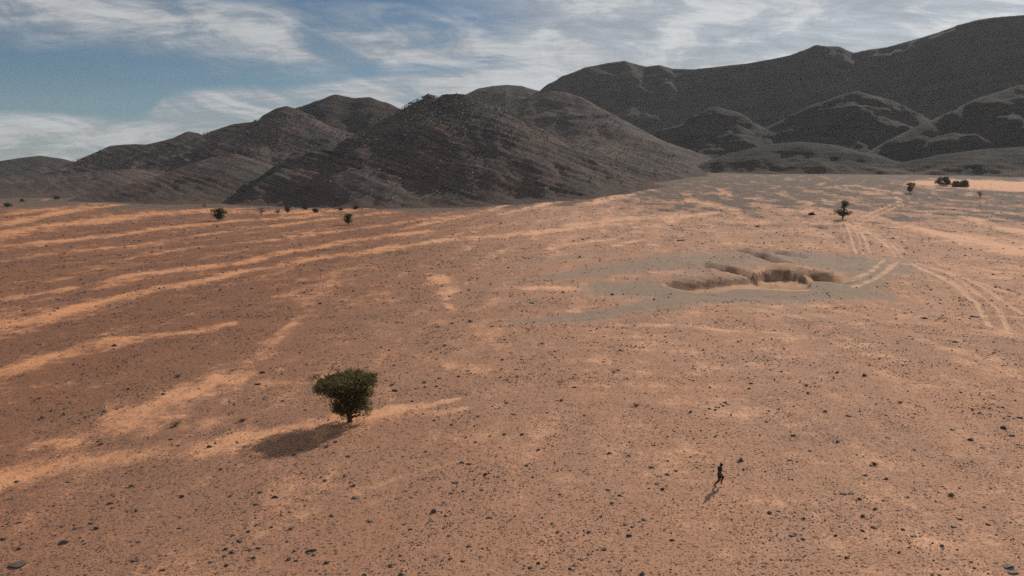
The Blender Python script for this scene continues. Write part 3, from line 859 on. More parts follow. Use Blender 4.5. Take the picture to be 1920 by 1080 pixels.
# stones that can be told apart in the photograph
NAMED = [
    (33, 1057, 30, 'long dark slab of rock, largest stone in the bottom left corner', 3, .5),
    (118, 1018, 16, 'rounded dark stone a little above and right of the long corner slab', None, .9),
    (583, 1032, 20, 'broad dark stone heading the loose cluster at bottom left of centre', 3, .7),
    (517, 933, 13, 'lone dark blocky stone below the shadow tip of the acacia', None, None),
    (337, 989, 10, 'pale edged flat stone alone on gravel below the orange sand band', 3, None),
    (143, 988, 11, 'left one of the two dark pointed stones in the gravel below the sand band', None, None),
    (170, 979, 11, 'low narrow stone just right of the dark pointed stone on the left gravel', 3, .5),
    (542, 1046, 11, 'dark stone at the lower left of the broad cluster stone', None, None),
    (555, 1050, 10, 'dark round stone directly below the broad cluster stone', None, None),
    (552, 1031, 8, 'small dark stone left of the broad cluster stone', None, None),
    (260, 1015, 9, 'flat dark stone between the faint wheel ruts and the left gravel', 3, None),
    (128, 905, 11, 'wide low stone just under the edge of the orange sand band', 3, .5),
    (392, 839, 10, 'dark stone lying on clean orange sand left of the acacia shadow', None, None),
    (404, 832, 7, 'small flat stone upper right of the one on clean orange sand', 3, None),
    (321, 823, 9, 'dark stone on the orange sand, left of the pair beside the acacia shadow', None, None),
    (552, 852, 10, 'dark pointed stone right below the acacia shadow', None, 1.1),
    (573, 770, 8, 'small dark stone level with the acacia trunk on its left', None, None),
    (18, 936, 10, 'dark flat stone at the left edge of the picture under the sand', 3, None),
    (880, 872, 10, 'dark pyramid shaped stone on open gravel between acacia and runner', None, 1.2),
    (853, 907, 13, 'dark blocky stone below the pyramid shaped one, between acacia and runner', None, None),
    (668, 932, 17, 'large pale topped stone on the gravel below the acacia', 3, .7),
    (813, 963, 13, 'dark upright stone on gravel in the lower middle', None, 1.2),
    (878, 1025, 14, 'dark stone with a lighter face, upper of two near the bottom middle', None, None),
    (870, 1052, 11, 'dark oval stone, lower of two near the bottom middle', None, None),
    (897, 783, 8, 'left one of two dark stones on the sand right of the acacia', None, None),
    (963, 777, 12, 'longer right one of two dark stones on the sand right of the acacia', 3, .6),
    (1143, 850, 10, 'dark wedge shaped stone to the upper left of the runner', None, None),
    (1225, 834, 9, 'flat pale topped stone left of the runner, a little higher up', 3, None),
    (1180, 853, 9, 'dark stone between the wedge shaped stone and the runner', None, None),
    (1163, 928, 9, 'small dark stone level with the runner on the gravel to the left', None, None),
    (1147, 943, 10, 'dark tilted stone below left of the runner', None, 1.2),
    (1205, 1077, 15, 'dark stone cut by the bottom edge below the runner', None, None),
    (1388, 865, 16, 'dark jagged stone just beyond the running person', None, 1.1),
    (1620, 707, 12, 'right one of two dark stones lying side by side on the right plain', None, None),
    (1569, 701, 11, 'left one of two dark stones lying side by side on the right plain', None, None),
    (1294, 774, 10, 'dark stone left of the tight cluster above the runner', None, None),
    (1883, 803, 13, 'dark rounded stone, upper of the stones at the right edge', None, None),
    (1897, 816, 14, 'dark broken stone, lower of the stones at the right edge', None, None),
    (1911, 783, 11, 'bluish pale topped stone at the very right edge', 3, None),
    (1818, 829, 11, 'dark peaked stone on sand near the right edge', None, 1.1),
    (1841, 843, 10, 'dark oval stone just below the peaked one near the right edge', None, None),
    (1787, 810, 10, 'greenish flat stone lying alone on sand at right', 3, None),
    (1665, 823, 13, 'pale flat slab of stone among dark stones at right', 3, .5),
    (1592, 783, 12, 'wide dark stone at the top of the scattered group at right', 3, None),
    (1520, 847, 9, 'dark stone at the left of the scattered group at right', None, None),
    (1638, 988, 11, 'dark round stone in the lower right plain', None, None),
    (1618, 966, 9, 'smaller stone upper left of the dark round one at lower right', None, None),
    (1508, 974, 9, 'grey topped stone right of the runner shadow, lower down', None, None),
    (1488, 1002, 11, 'left end stone of a short line of two near the bottom right', None, None),
    (1505, 1011, 10, 'right end stone of a short line of two near the bottom right', None, None),
    (1789, 989, 9, 'dark upright stone beside two tiny ones at lower right', None, 1.2),
    (1889, 1064, 19, 'large dark slab in the bottom right corner, upper of two', 3, .6),
    (1899, 1075, 17, 'large dark slab in the bottom right corner, lower of two', 3, .6),
    (217, 653, 11, 'dark stone alone on the gravel strip under a long sand streak at left', None, None),
    (493, 699, 11, 'dark stone on sand to the upper left of the acacia', None, None),
    (483, 721, 13, 'wide dark stone below another one, left of the acacia crown', 3, None),
    (413, 543, 6, 'tiny dark stone alone on a pale patch between two sand streaks', None, None),
    (740, 732, 12, 'dark leaning stone close to the right side of the acacia crown', None, 1.2),
    (797, 725, 8, 'dark stone right of the leaning one beside the acacia', None, None),
    (773, 752, 9, 'dark stone below the leaning one beside the acacia', None, None),
    (949, 755, 10, 'dark stone above the pair on sand right of the acacia', None, None),
    (1053, 752, 9, 'dark stone in the middle of the plain, right of the acacia level', None, None),
    (997, 568, 12, 'dark jagged stone in front of a small bright sand tail', None, None),
    (882, 603, 12, 'dark stone beside the thin grey wheel track in the middle', None, None),
    (922, 613, 10, 'flat dark stone just below the thin grey wheel track', 3, None),
    (822, 613, 8, 'small round stone at the left end of the thin grey wheel track', None, None),
    (1227, 560, 8, 'dark round stone on bare grey clay left of the pit', None, None),
    (1087, 483, 6, 'small dark stone alone on the grey rise left of the pit', None, None),
    (1147, 552, 9, 'dark stone on the faint curved ruts left of the pit', None, None),
    (1107, 620, 8, 'left one of two dark stones below the grey clay track', None, None),
    (1120, 617, 7, 'right one of two dark stones below the grey clay track', None, None),
    (967, 692, 9, 'flat dark stone in the very middle of the plain', 3, None),
    (1275, 455, 14, 'largest dark boulder on the rise behind the pit', None, None),
    (1421, 425, 10, 'dark boulder on sand between the pit and the hills', None, None),
    (1673, 447, 11, 'dark boulder in the stone patch right of the parallel wheel ruts', None, None),
    (1829, 593, 13, 'dark jagged stone between the wheel ruts at far right', None, None),
    (1839, 615, 9, 'bluish stone below the wheel ruts at far right', None, None),
    (1453, 621, 10, 'dark stone on the sand below the pit', None, None),
    (1789, 645, 11, 'wide dark stone below the sweeping wheel ruts at right', 3, None),
    (1386, 642, 10, 'flat dark stone at the end of a short stone line under the pit', 3, None),
    (1277, 622, 8, 'dark stone left below the grey clay around the pit', None, None),
]
for px, py, w, lab, mi, fl in NAMED:
    put_rock(px, py, w, lab, None, mi, 'rock', None, fl)
CLU = 'stones of the tight cluster above the runner'
for px, py, w in ((1329, 769, 8), (1342, 765, 8), (1349, 766, 7), (1357, 763, 8), (1360, 757, 8), (1365, 759, 9), (1341, 771, 7), (1325, 758, 6), (1352, 760, 6)):
    put_rock(px, py, w, 'dark stone in the tight cluster of stones above the runner', CLU)

# scattered stones: the largest become rocks of their own, the others one mass
rs = np.random.RandomState(77)


def sample_field(n, rmin, rmax, smin, smax, power, halfang=R(39)):
    """points with size; uniform over the plain, thinned by how stony the ground is"""
    r = np.sqrt(rs.uniform(rmin ** 2, rmax ** 2, n)); a = rs.uniform(-halfang, halfang, n)
    x, y = np.sin(a) * r, np.cos(a) * r
    mk = ground_masks(x, y)
    clump = fbm(x / 7, y / 7, 3, 81) + 0.6 * fbm(x / 2.0, y / 2.0, 2, 83)
    dens = np.clip(1.05 - 1.05 * mk['sand'], 0.07, 1) * (1 - 0.93 * np.clip(mk['grey'], 0, 1)) * (1 - 0.9 * mk['pit']) * (1 - 0.8 * mk['track'])
    dens = dens * np.clip(0.42 + 1.5 * clump, 0.05, 1.6) / 1.6
    k = rs.rand(n) < dens
    x, y = x[k], y[k]
    u = rs.rand(len(x))
    s = (smin ** (1 - power) + u * (smax ** (1 - power) - smin ** (1 - power))) ** (1 / (1 - power))
    return x, y, s


xs, ys, ss_ = [], [], []
for n, r0, r1, s0, s1, p in ((140000, 36, 75, 0.060, 0.40, 3.5), (135000, 75, 130, 0.10, 0.5, 3.5), (105000, 130, 230, 0.17, 0.8, 3.4), (60000, 230, 420, 0.30, 1.2, 3.4), (24000, 420, 700, 0.5, 1.6, 3.4)):
    a, b, c = sample_field(n, r0, r1, s0, s1, p)
    xs.append(a); ys.append(b); ss_.append(c)
xs = np.concatenate(xs); ys = np.concatenate(ys); ss_ = np.concatenate(ss_)
vis = ss_ / np.hypot(np.hypot(xs, ys), CAM_H)
inframe = (np.abs(xs) / np.maximum(np.hypot(ys, CAM_H), 1) < 0.66)
order = np.argsort(-vis * inframe)
NBIG = 300 - len(NAMED) - 9
big = order[:NBIG]
rest = order[NBIG:]
REG = [
    (lambda x, y: y < 62 and x < -8, 'small dark stone strewn on the gravel at the bottom left', 'small stones strewn at the bottom left'),
    (lambda x, y: y < 62 and x > 16, 'small dark stone strewn on the sandy gravel at the bottom right', 'small stones strewn at the bottom right'),
    (lambda x, y: y < 62, 'small dark stone strewn on the gravel at the bottom middle', 'small stones strewn at the bottom middle'),
    (lambda x, y: y < 130 and x < 0, 'small dark stone strewn on the plain around the acacia', 'small stones strewn around the acacia'),
    (lambda x, y: y < 130, 'small dark stone strewn on the plain between the runner and the pit', 'small stones strewn between runner and pit'),
    (lambda x, y: x < 30, 'dark boulder on the far gravel streaks below the left hills', 'boulders on the far left gravel'),
    (lambda x, y: True, 'dark boulder on the far gravel around the wheel ruts', 'boulders on the far right gravel'),
]
LAND = [((656, 791), 'the acacia trunk'), ((545, 828), 'the acacia shadow'), ((1349, 905), 'the running person'), ((1338, 942), "the runner's shadow"), ((33, 1057), 'the long slab in the bottom left corner'),
        ((583, 1032), 'the broad stone at bottom left of centre'), ((517, 933), 'the lone blocky stone below the acacia shadow'), ((337, 989), 'the pale edged flat stone at bottom left'), ((118, 1018), 'the rounded stone near the corner slab'),
        ((880, 872), 'the pyramid shaped stone in mid plain'), ((853, 907), 'the blocky stone below the pyramid shaped one'), ((668, 932), 'the pale topped stone below the acacia'), ((813, 963), 'the upright stone in the lower middle'),
        ((878, 1025), 'the upper stone of two near the bottom middle'), ((870, 1052), 'the lower stone of two near the bottom middle'), ((963, 777), 'the longer stone on sand right of the acacia'), ((1143, 850), 'the wedge shaped stone upper left of the runner'),
        ((1225, 834), 'the flat pale topped stone left of the runner'), ((1163, 928), 'the small stone level with the runner'), ((1205, 1077), 'the stone cut by the bottom edge'), ((1388, 865), 'the jagged stone beyond the runner'), ((1620, 707), 'the two stones side by side at right'),
        ((1883, 803), 'the rounded stone at the right edge'), ((1818, 829), 'the peaked stone near the right edge'), ((1665, 823), 'the pale flat slab at right'), ((1638, 988), 'the dark round stone at lower right'), ((1508, 974), "the grey topped stone right of the runner's shadow"),
        ((1496, 1006), 'the short line of two stones near the bottom'), ((1789, 989), 'the upright stone at lower right'), ((1889, 1064), 'the large slabs in the bottom right corner'), ((217, 653), 'the lone stone under the sand streak at left'),
        ((740, 732), 'the leaning stone beside the acacia crown'), ((143, 988), 'the pointed stones on the left gravel'), ((260, 1015), 'the flat stone left of the faint ruts'), ((1347, 764), 'the tight stone cluster above the runner'), ((329, 799), 'the brown shrub on the orange sand'),
        ((1193, 761), 'the brown shrub left of the stone cluster'), ((1640, 873), 'the flat dark shrub at right'), ((1783, 930), 'the brown shrub with a sand tail at lower right'), ((392, 839), 'the stone on clean orange sand'), ((128, 905), 'the low stone under the sand band edge'),
        ((1455, 540), 'the pit'), ((997, 568), 'the jagged stone with a sand tail'), ((1053, 752), 'the stone in the middle of the plain')]


def to_px(x, y):
    zc = y * math.cos(PITCH) + CAM_H * math.sin(PITCH)
    return 960 + FPX * x / zc, 540 + FPX * (CAM_H * math.cos(PITCH) - y * math.sin(PITCH)) / zc


cand = []
for i in big:
    u, v = to_px(xs[i], ys[i])
    for k, ((lu, lv), ph) in enumerate(LAND):
        du, dv = u - lu, v - lv
        r = math.hypot(du, dv)
        if 12 < r < 130:
            cand.append((r, i, (k, 'left of' if du < -abs(dv) else 'right of' if du > abs(dv) else 'beyond' if dv < 0 else 'in front of')))
cand.sort(key=lambda c: c[0])
NEAR, TAKEN = {}, set()
for r, i, kd in cand:
    if i not in NEAR and kd not in TAKEN:
        NEAR[i] = kd; TAKEN.add(kd)
for i in big:
    x, y = xs[i], ys[i]
    lab, grp = next((l, g) for f, l, g in REG if f(x, y))
    if i in NEAR:
        k, dr = NEAR[i]
        lab, grp = 'small dark stone %s %s' % ('just ' + dr if dr in ('left of', 'right of', 'beyond') else dr, LAND[k][1]), 'small stones strewn over the plain'
    dd = math.hypot(math.hypot(x, y), CAM_H)
    put_rock(0, 0, ss_[i] * 1.15 * FPX / dd, lab, grp, pos=(x, y))

PROTO = []


def stone_shapes():
    """low dome-like chips, 13 triangles each"""
    for k in range(24):
        q = np.random.RandomState(900 + k)
        n = 4
        an = np.arange(n) * 2 * math.pi / n + q.uniform(-.35, .35, n)
        r0 = q.uniform(0.75, 1.1, n); r1 = q.uniform(0.35, 0.75, n)
        b = np.stack([np.cos(an) * r0, np.sin(an) * r0 * q.uniform(.6, 1), np.full(n, -0.15)], 1)
        t_ = np.stack([np.cos(an + .3) * r1, np.sin(an + .3) * r1 * .85, q.uniform(.35, .85, n)], 1)
        V = np.vstack([b, t_])
        F = []
        for i in range(n):
            j = (i + 1) % n
            F += [(i, j, n + j), (i, n + j, n + i)]
        F += [(n, n + 1, n + 2), (n, n + 2, n + 3)]
        PROTO.append((V, np.array(F)))


stone_shapes()


def stone_mass(name, x, y, z, s, mat, label, cat, seed, tall=0.75):
    q = np.random.RandomState(seed)
    k = q.randint(0, len(PROTO), len(x)); rot = q.uniform(0, 6.283, len(x)); sz = q.uniform(0.6, 1.25, len(x)) * tall
    sy = q.uniform(0.6, 1.0, len(x))
    Vs, Fs, off = [], [], 0
    for j, (V, F) in enumerate(PROTO):
        m = k == j
        if not m.any():
            continue
        c, s_ = np.cos(rot[m]), np.sin(rot[m])
        h = s[m] * 0.5
        vx = V[None, :, 0] * h[:, None]; vy = V[None, :, 1] * (h * sy[m])[:, None]
        W = np.stack([x[m][:, None] + vx * c[:, None] - vy * s_[:, None], y[m][:, None] + vx * s_[:, None] + vy * c[:, None], z[m][:, None] + V[None, :, 2] * (h * sz[m])[:, None]], -1)
        nv = V.shape[0]
        Fs.append((F[None] + (np.arange(m.sum()) * nv)[:, None, None] + off).reshape(-1, 3)); Vs.append(W.reshape(-1, 3)); off += m.sum() * nv
    me = np_mesh(name, np.vstack(Vs), np.vstack(Fs), False)
    return link(name, me, mat, kind='stuff', label=label, cat=cat)


xr, yr, sr = xs[rest], ys[rest], ss_[rest]
mkr = ground_masks(xr, yr)
zr = ground_h(xr, yr, True, mkr)
print('STONES', len(xr))
stone_mass('scattered_stones', xr, yr, zr, sr, PEB, 'countless small dark stones strewn over the desert plain', 'stones', 1)

# loose blocks on the hill faces and along their crests
def scree(name, key, n, smin, smax, seed, label, crest=0.0):
    C, slope, sd, rough, spur, dip, period, curve, la = MOUNTS[key]
    q = np.random.RandomState(seed)
    t = q.uniform(0, len(C) - 1.001, n); i = t.astype(int); f = t - i
    p = C[i] + (C[i + 1] - C[i]) * f[:, None]
    d = np.where(q.rand(n) < crest, q.normal(0, 2, n), -(4 if crest else 14) - np.abs(q.exponential(70, n)))
    x = p[:, 0] + q.normal(0, 6, n); y = p[:, 1] + d
    h, _ = mountain_height(x, y, C, slope, sd, rough, spur, dip, period, curve, la)
    ok = h > G0(x, y) + 5
    x, y, h = x[ok], y[ok], h[ok]
    s = smin * (1 - q.rand(len(x))) ** -0.55
    stone_mass(name, x, y, h - 0.2 - 0.1 * s, np.minimum(s, smax), SCREE, label, 'boulders', seed + 1, 1.0)


scree('scree', 'hill', 7000, 0.5, 2.6, 31, 'loose dark blocks over the face of the middle hill', 0.05)
scree('scree', 'hill.001', 5000, 0.6, 2.6, 32, 'loose dark blocks over the face of the left rocky hill')
scree('scree', 'hill.002', 2500, 0.6, 2.2, 33, 'loose dark blocks along the low left chain of hills')
scree('scree', 'hill.006', 2500, 0.7, 2.6, 34, 'loose dark blocks on the hill before the big mountain')

# ------------------------------------------------------------------ trees and shrubs
def mat_leaf(name, a, b_):
    m, t, b = new_mat(name)
    g = t.node('ShaderNodeNewGeometry')
    n = t.noise(g.outputs['Position'], 1.6, 3, 0.6)
    c = t.mix(g.outputs['Random Per Island'], a, b_)
    c = t.mix(1.0, c, t.ss(n, 0.3, 0.7, 0.75, 1.3), 'MULTIPLY')
    t.put(b.inputs['Base Color'], c)
    tr = t.node('ShaderNodeBsdfTranslucent'); t.put(tr.inputs[0], c)
    mx = t.node('ShaderNodeMixShader'); mx.inputs[0].default_value = 0.38
    out = m.node_tree.nodes['Material Output']
    m.node_tree.links.new(b.outputs[0], mx.inputs[1]); m.node_tree.links.new(tr.outputs[0], mx.inputs[2]); m.node_tree.links.new(mx.outputs[0], out.inputs[0])
    b.inputs['Roughness'].default_value = 0.7
    return m


LEAF = mat_leaf('acacia_leaf', (0.070, 0.064, 0.023), (0.150, 0.126, 0.050))
LEAFD = mat_leaf('dry_leaf', (0.080, 0.060, 0.040), (0.130, 0.090, 0.060))
LEAFK = mat_leaf('dark_leaf', (0.035, 0.040, 0.022), (0.065, 0.065, 0.036))
mb_, tb_, bb_ = new_mat('bark')
_p = tb_.node('ShaderNodeNewGeometry').outputs['Position']
_n = tb_.noise(tb_.mapping(_p, sc=(6, 6, 1.5)), 4, 5, 0.7)
tb_.put(bb_.inputs['Base Color'], tb_.mix(_n, (0.035, 0.026, 0.020), (0.10, 0.075, 0.058)))
tb_.put(bb_.inputs['Normal'], tb_.bump(_n, 0.8, 0.03))
BARK = mb_


def tube(V, F, pts, rads, n=7):
    base = len(V)
    for i, (p, r) in enumerate(zip(pts, rads)):
        a = np.array(pts[max(i - 1, 0)], float); b = np.array(pts[min(i + 1, len(pts) - 1)], float)
        d = b - a; d /= np.linalg.norm(d) or 1
        u = np.cross(d, [0, 1, 0.1]); u /= np.linalg.norm(u) or 1
        w = np.cross(d, u)
        for k in range(n):
            an = 2 * math.pi * k / n
            V.append(np.array(p) + r * (math.cos(an) * u + math.sin(an) * w))
    for i in range(len(pts) - 1):
        for k in range(n):
            a = base + i * n + k; b = base + i * n + (k + 1) % n
            F.append((a, b, b + n, a + n))


def leaf_cloud(clumps, per, size, rnd, feather=False):
    """clumps: (x,y,z,rx,ry,rz,weight) -> small two-triangle sprigs"""
    Vs = []
    for cx, cy, cz, rx, ry, rz, w in clumps:
        n = max(int(per * w), 4)
        p = rnd.normal(size=(n, 3)); rr = np.linalg.norm(p, axis=1, keepdims=True)
        p = p * 0.52 if feather else p / rr * rnd.uniform(0, 1, (n, 1)) ** 0.45
        p = p * [rx, ry, rz] + [cx, cy, cz]
        out = p - np.array([cx, cy, cz - rz * 0.8]); out /= np.linalg.norm(out, axis=1, keepdims=True) + 1e-6
        d = out * 0.8 + rnd.normal(size=(n, 3)) * 0.55
        d /= np.linalg.norm(d, axis=1, keepdims=True)
        s = np.cross(d, rnd.normal(size=(n, 3))); s /= np.linalg.norm(s, axis=1, keepdims=True) + 1e-6
        L = size * rnd.uniform(0.5, 1.7, (n, 1)); Wd = L * 0.20
        Vs.append(np.stack([p - s * Wd * .4, p + d * L * .5 - s * Wd, p + d * L, p + d * L * .5 + s * Wd], 1))
    V = np.vstack(Vs)
    n = len(V)
    return V.reshape(-1, 3), np.arange(n * 4).reshape(n, 4)


def tree(name, label, cat, px, py, group=None, clumps=None, limbs=None, per=120, leaf=0.2, mat=LEAF, seed=1, rot=0.0, pos=None):
    p = at(px, py) if pos is None else pos
    root = link(name, None, label=label, cat=cat, group=group)
    root.empty_display_size = 0.5
    root.location = (p[0], p[1], gh(p[0], p[1]) - 0.05)
    root.rotation_euler = (0, 0, rot)
    rnd = np.random.RandomState(seed)
    V, F = [], []
    big_one = len(limbs) > 40
    for k, (pts, rads) in enumerate(limbs):
        if big_one and k:
            continue
        tube(V, F, pts, rads)
    tr = link('trunk', np_mesh('trunk', np.array(V), np.array(F)), BARK, root)
    for pts, rads in limbs[1:] if big_one else ():
        V, F = [], []
        tube(V, F, pts, rads, 6)
        link('limb', np_mesh('limb', np.array(V), np.array(F)), BARK, tr)
    V, F = leaf_cloud(clumps, per, leaf, rnd, name == 'acacia_tree')
    c = link('crown', np_mesh('crown', V, F, False), mat, root)
    return root


def main_acacia():
    rnd = np.random.RandomState(4)
    cl = []
    # flat upper umbrella, wider to the left, wispy rim
    for k in range(58):
        a = rnd.uniform(0, 6.283); r = rnd.uniform(0, 1) ** 0.5
        x = -0.22 + 2.5 * r * math.cos(a); y = 2.3 * r * math.sin(a)
        z = 4.05 + 0.14 * math.sin(1.7 * x + 1) + rnd.uniform(-.28, .22) - 0.30 * r * r + (0.16 if x > 0.4 else 0) - 0.25 * (x < -1.6)
        cl.append((x, y, z, rnd.uniform(.3, .65), rnd.uniform(.3, .6), rnd.uniform(.16, .32), rnd.uniform(.6, 1.1)))
    for k in range(26):                                       # second storey under it
        a = rnd.uniform(0, 6.283); r = rnd.uniform(0.2, 1) ** 0.5
        x = -0.1 + 2.0 * r * math.cos(a); y = 1.7 * r * math.sin(a)
        cl.append((x, y, rnd.uniform(3.0, 3.55), rnd.uniform(.32, .55), rnd.uniform(.3, .5), rnd.uniform(.22, .34), rnd.uniform(.6, 1.0)))
    for x, y, z, rx, rz, w in ((-2.1, -.3, 2.75, .45, .2, .45), (-1.7, .5, 2.45, .45, .2, .45), (-1.35, -.6, 2.6, .4, .25, .6), (-1.0, .2, 2.2, .38, .25, .6), (-1.15, -.3, 1.75, .36, .25, .6), (-.8, .5, 1.55, .34, .25, .6),
                             (-.75, -.3, 1.2, .34, .22, .6), (-1.0, .3, 1.05, .3, .2, .4), (.2, -.5, 2.75, .45, .35, .8), (.55, .4, 2.5, .45, .3, .8), (-.25, .6, 2.6, .4, .3, .7), (1.0, -.3, 2.2, .45, .28, .8), (1.55, .2, 2.3, .42, .25, .7), (1.7, -.5, 1.85, .38, .25, .7),
                             (1.2, .5, 1.8, .4, .25, .7), (.7, -.1, 1.75, .36, .25, .6), (1.45, -.2, 1.3, .3, .28, .55), (1.65, .3, 1.0, .28, .28, .5), (1.5, 0, .65, .2, .25, .25), (.9, .6, 1.35, .34, .2, .4), (.4, .2, 2.0, .35, .28, .6), (1.9, .2, 2.7, .4, .28, .6), (-.1, 0, 2.3, .3, .3, .5)):
        cl.append((x, y, z, rx, rx, rz, w))
    for k in range(40):                                       # wispy sprays sticking out of the rim
        a = rnd.uniform(0, 6.283); q = rnd.uniform(.8, 1.12)
        cl.append((-0.22 + 2.6 * q * math.cos(a), 2.35 * q * math.sin(a), 4.1 + rnd.uniform(-.35, .3), rnd.uniform(.2, .42), rnd.uniform(.2, .4), rnd.uniform(.1, .2), .22))
    for k in range(52):                                       # thin drooping stuff lower down
        a = rnd.uniform(0, 6.283); z = rnd.uniform(.55, 3.0); q = (0.75 + z * .5) * rnd.uniform(.5, 1.0)
        cl.append((q * math.cos(a), q * .85 * math.sin(a), z, .35, .35, .22, .35))
    limbs = [([(0.05, 0, -0.3), (0.0, 0, 0.15), (-0.02, 0, 0.55), (0.02, 0, 1.0)], [0.34, 0.25, 0.20, 0.18])]
    for s in range(9):                                        # forked limbs that fan out to the umbrella
        a = s * 6.283 / 9 + rnd.uniform(-.3, .3); q = rnd.uniform(.9, 2.3)
        ex, ey = q * math.cos(a) * 1.05, q * math.sin(a) * .9
        z0 = rnd.uniform(.5, 1.1)
        limbs.append(([(0, 0, z0), (ex * .22, ey * .22, z0 + .7), (ex * .5, ey * .5, 2.5 + rnd.uniform(-.2, .3)), (ex * .8, ey * .8, 3.4), (ex, ey, 3.9)], [.13, .10, .075, .045, .018]))
    for x, y, z, *_ in [c for c in cl if c[2] < 3.0][::2]:
        limbs.append(([(0, 0, min(z * .55, 1.1)), (x * .45, y * .45, z * .8 + .1), (x, y, z)], [.075, .045, .012]))
    for s in range(10):                                       # basal twigs and dead stubs
        a = rnd.uniform(0, 6.283)
        limbs.append(([(0, 0, .2), (.35 * math.cos(a), .3 * math.sin(a), .35 + rnd.uniform(0, .3)), (.7 * math.cos(a), .6 * math.sin(a), .5 + rnd.uniform(-.2, .5))], [.035, .02, .006]))
    return tree('acacia_tree', 'large green acacia with flat umbrella crown, alone on the sand in the foreground', 'tree', 656, 791, None, cl, limbs, 160, 0.19, LEAF, 9)


main_acacia()


def small_tree(label, px, py, wpx, hpx, kind, seed, mat=LEAFK, name='acacia_tree', cat='tree', group='trees and bushes at the foot of the hills'):
    p = at(px, py)
    dd = math.hypot(p[0], p[1])
    W = 0.5 * wpx * dd / FPX; H = hpx * dd / FPX
    rnd = np.random.RandomState(seed)
    cl = []; limbs = []
    if kind == 'cone':            # wedge that widens upwards
        for k in range(22):
            f = rnd.uniform(0.22, 0.95); a = rnd.uniform(0, 6.283); r = rnd.uniform(0, 1) ** .5
            w = W * (0.25 + 0.75 * f ** 0.8)
            cl.append((w * r * math.cos(a) * .85, w * r * math.sin(a) * .8, H * f, W * .28, W * .28, H * .09, 1))
    elif kind == 'thin':
        for k in range(16):
            f = rnd.uniform(0.35, 0.95); a = rnd.uniform(0, 6.283); r = rnd.uniform(0, 1) ** .5
            cl.append((W * r * math.cos(a), W * r * math.sin(a), H * f, W * .3, W * .3, H * .1, .45))
    elif kind == 'ball':
        for k in range(22):
            f = rnd.uniform(0.1, 0.9); a = rnd.uniform(0, 6.283); r = rnd.uniform(0, 1) ** .5
            w = W * math.sin(math.pi * min(max(f * .85 + .12, 0), 1)) ** .6
            cl.append((w * r * math.cos(a) * .85, w * r * math.sin(a) * .85, H * f, W * .3, W * .3, H * .14, 1))
    elif kind == 'tall':          # low wide skirt and a separate upright top
        for k in range(18):
            a = rnd.uniform(0, 6.283); r = rnd.uniform(0, 1) ** .5
            cl.append((W * r * math.cos(a), W * r * math.sin(a), H * rnd.uniform(.25, .46), W * .28, W * .28, H * .05, .6))
        for k in range(14):
            f = rnd.uniform(.5, .95)
            cl.append((W * .12 + rnd.normal(0, W * .16), rnd.normal(0, W * .16), H * f, W * .22, W * .22, H * .07, .4))
    limbs.append(([(0, 0, -.3), (0, 0, H * .2), (W * .05, 0, H * .45), (W * .1, 0, H * .75)], [H * .035, H * .03, H * .018, H * .006]))
    for c in cl[::2]:
        limbs.append(([(0, 0, H * .12), (c[0] * .5, c[1] * .5, c[2] * .65 + H * .05), c[:3]], [H * .018, H * .012, H * .004]))
    return tree(name, label, cat, px, py, group, cl, limbs, 110, max(0.22, W * .14), mat, seed, rnd.uniform(-.3, .3))


small_tree('wide dark acacia standing on sand before the left hills', 412, 414, 29, 22, 'cone', 21)
small_tree('dark wind-bent acacia right of the small bright dune', 653, 422, 21, 20, 'cone', 22)
small_tree('thin leafless looking tree left of the row at the hill foot', 490, 405, 14, 13, 'thin', 23, LEAFD)
small_tree('smallest thin tree in the row at the hill foot', 521, 404, 8, 10, 'thin', 24, LEAFK)
small_tree('dark upright tree at the left end of the small bright dune', 540, 402, 14, 14, 'cone', 25)
small_tree('dark bush half hidden behind the small bright dune', 572, 394, 11, 12, 'ball', 26, LEAFK, 'bush', 'bush')
small_tree('low bush growing on the small bright dune', 592, 399, 13, 7, 'ball', 27, LEAFK, 'bush', 'bush')
small_tree('low dark bush, left of two right of the bright dune', 638, 395, 10, 5, 'ball', 28, LEAFK, 'bush', 'bush')
small_tree('low dark bush, right of two beyond the bright dune', 668, 393, 13, 7, 'ball', 29, LEAFK, 'bush', 'bush')
small_tree('faint dry bush on the gravel left of the wide acacia', 383, 391, 9, 8, 'thin', 30, LEAFD, 'bush', 'bush')
small_tree('dark two-tiered acacia beside the wheel ruts on the right', 1580, 412, 28, 35, 'tall', 31)
small_tree('large dark round bush next to the bright sand pan', 1769, 348, 23, 14, 'ball', 32, LEAFK, 'bush', 'bush')
small_tree('brownish spreading bush touching the bright sand pan', 1801, 350, 30, 9, 'ball', 33, LEAFD, 'bush', 'bush')
small_tree('bare brown shrub above the junction of the wheel tracks', 1706, 363, 17, 17, 'cone', 34, LEAFD, 'bush', 'bush')
small_tree('small brown shrub below the bright sand pan', 1838, 371, 11, 10, 'thin', 35, LEAFD, 'bush', 'bush')
small_tree('low dark bush spread on the gravel left of the two-tiered acacia', 1523, 403, 14, 5, 'ball', 36, LEAFK, 'bush', 'bush')
small_tree('dark bush beside the pale track below the far left hills', 107, 374, 9, 6, 'ball', 37, LEAFK, 'bush', 'bush')
small_tree('dark low bush at the far left edge of the sand', 15, 388, 13, 6, 'ball', 38, LEAFK, 'bush', 'bush')
small_tree('tiny dark bush left of the pale track at far left', 42, 379, 8, 5, 'ball', 39, LEAFK, 'bush', 'bush')


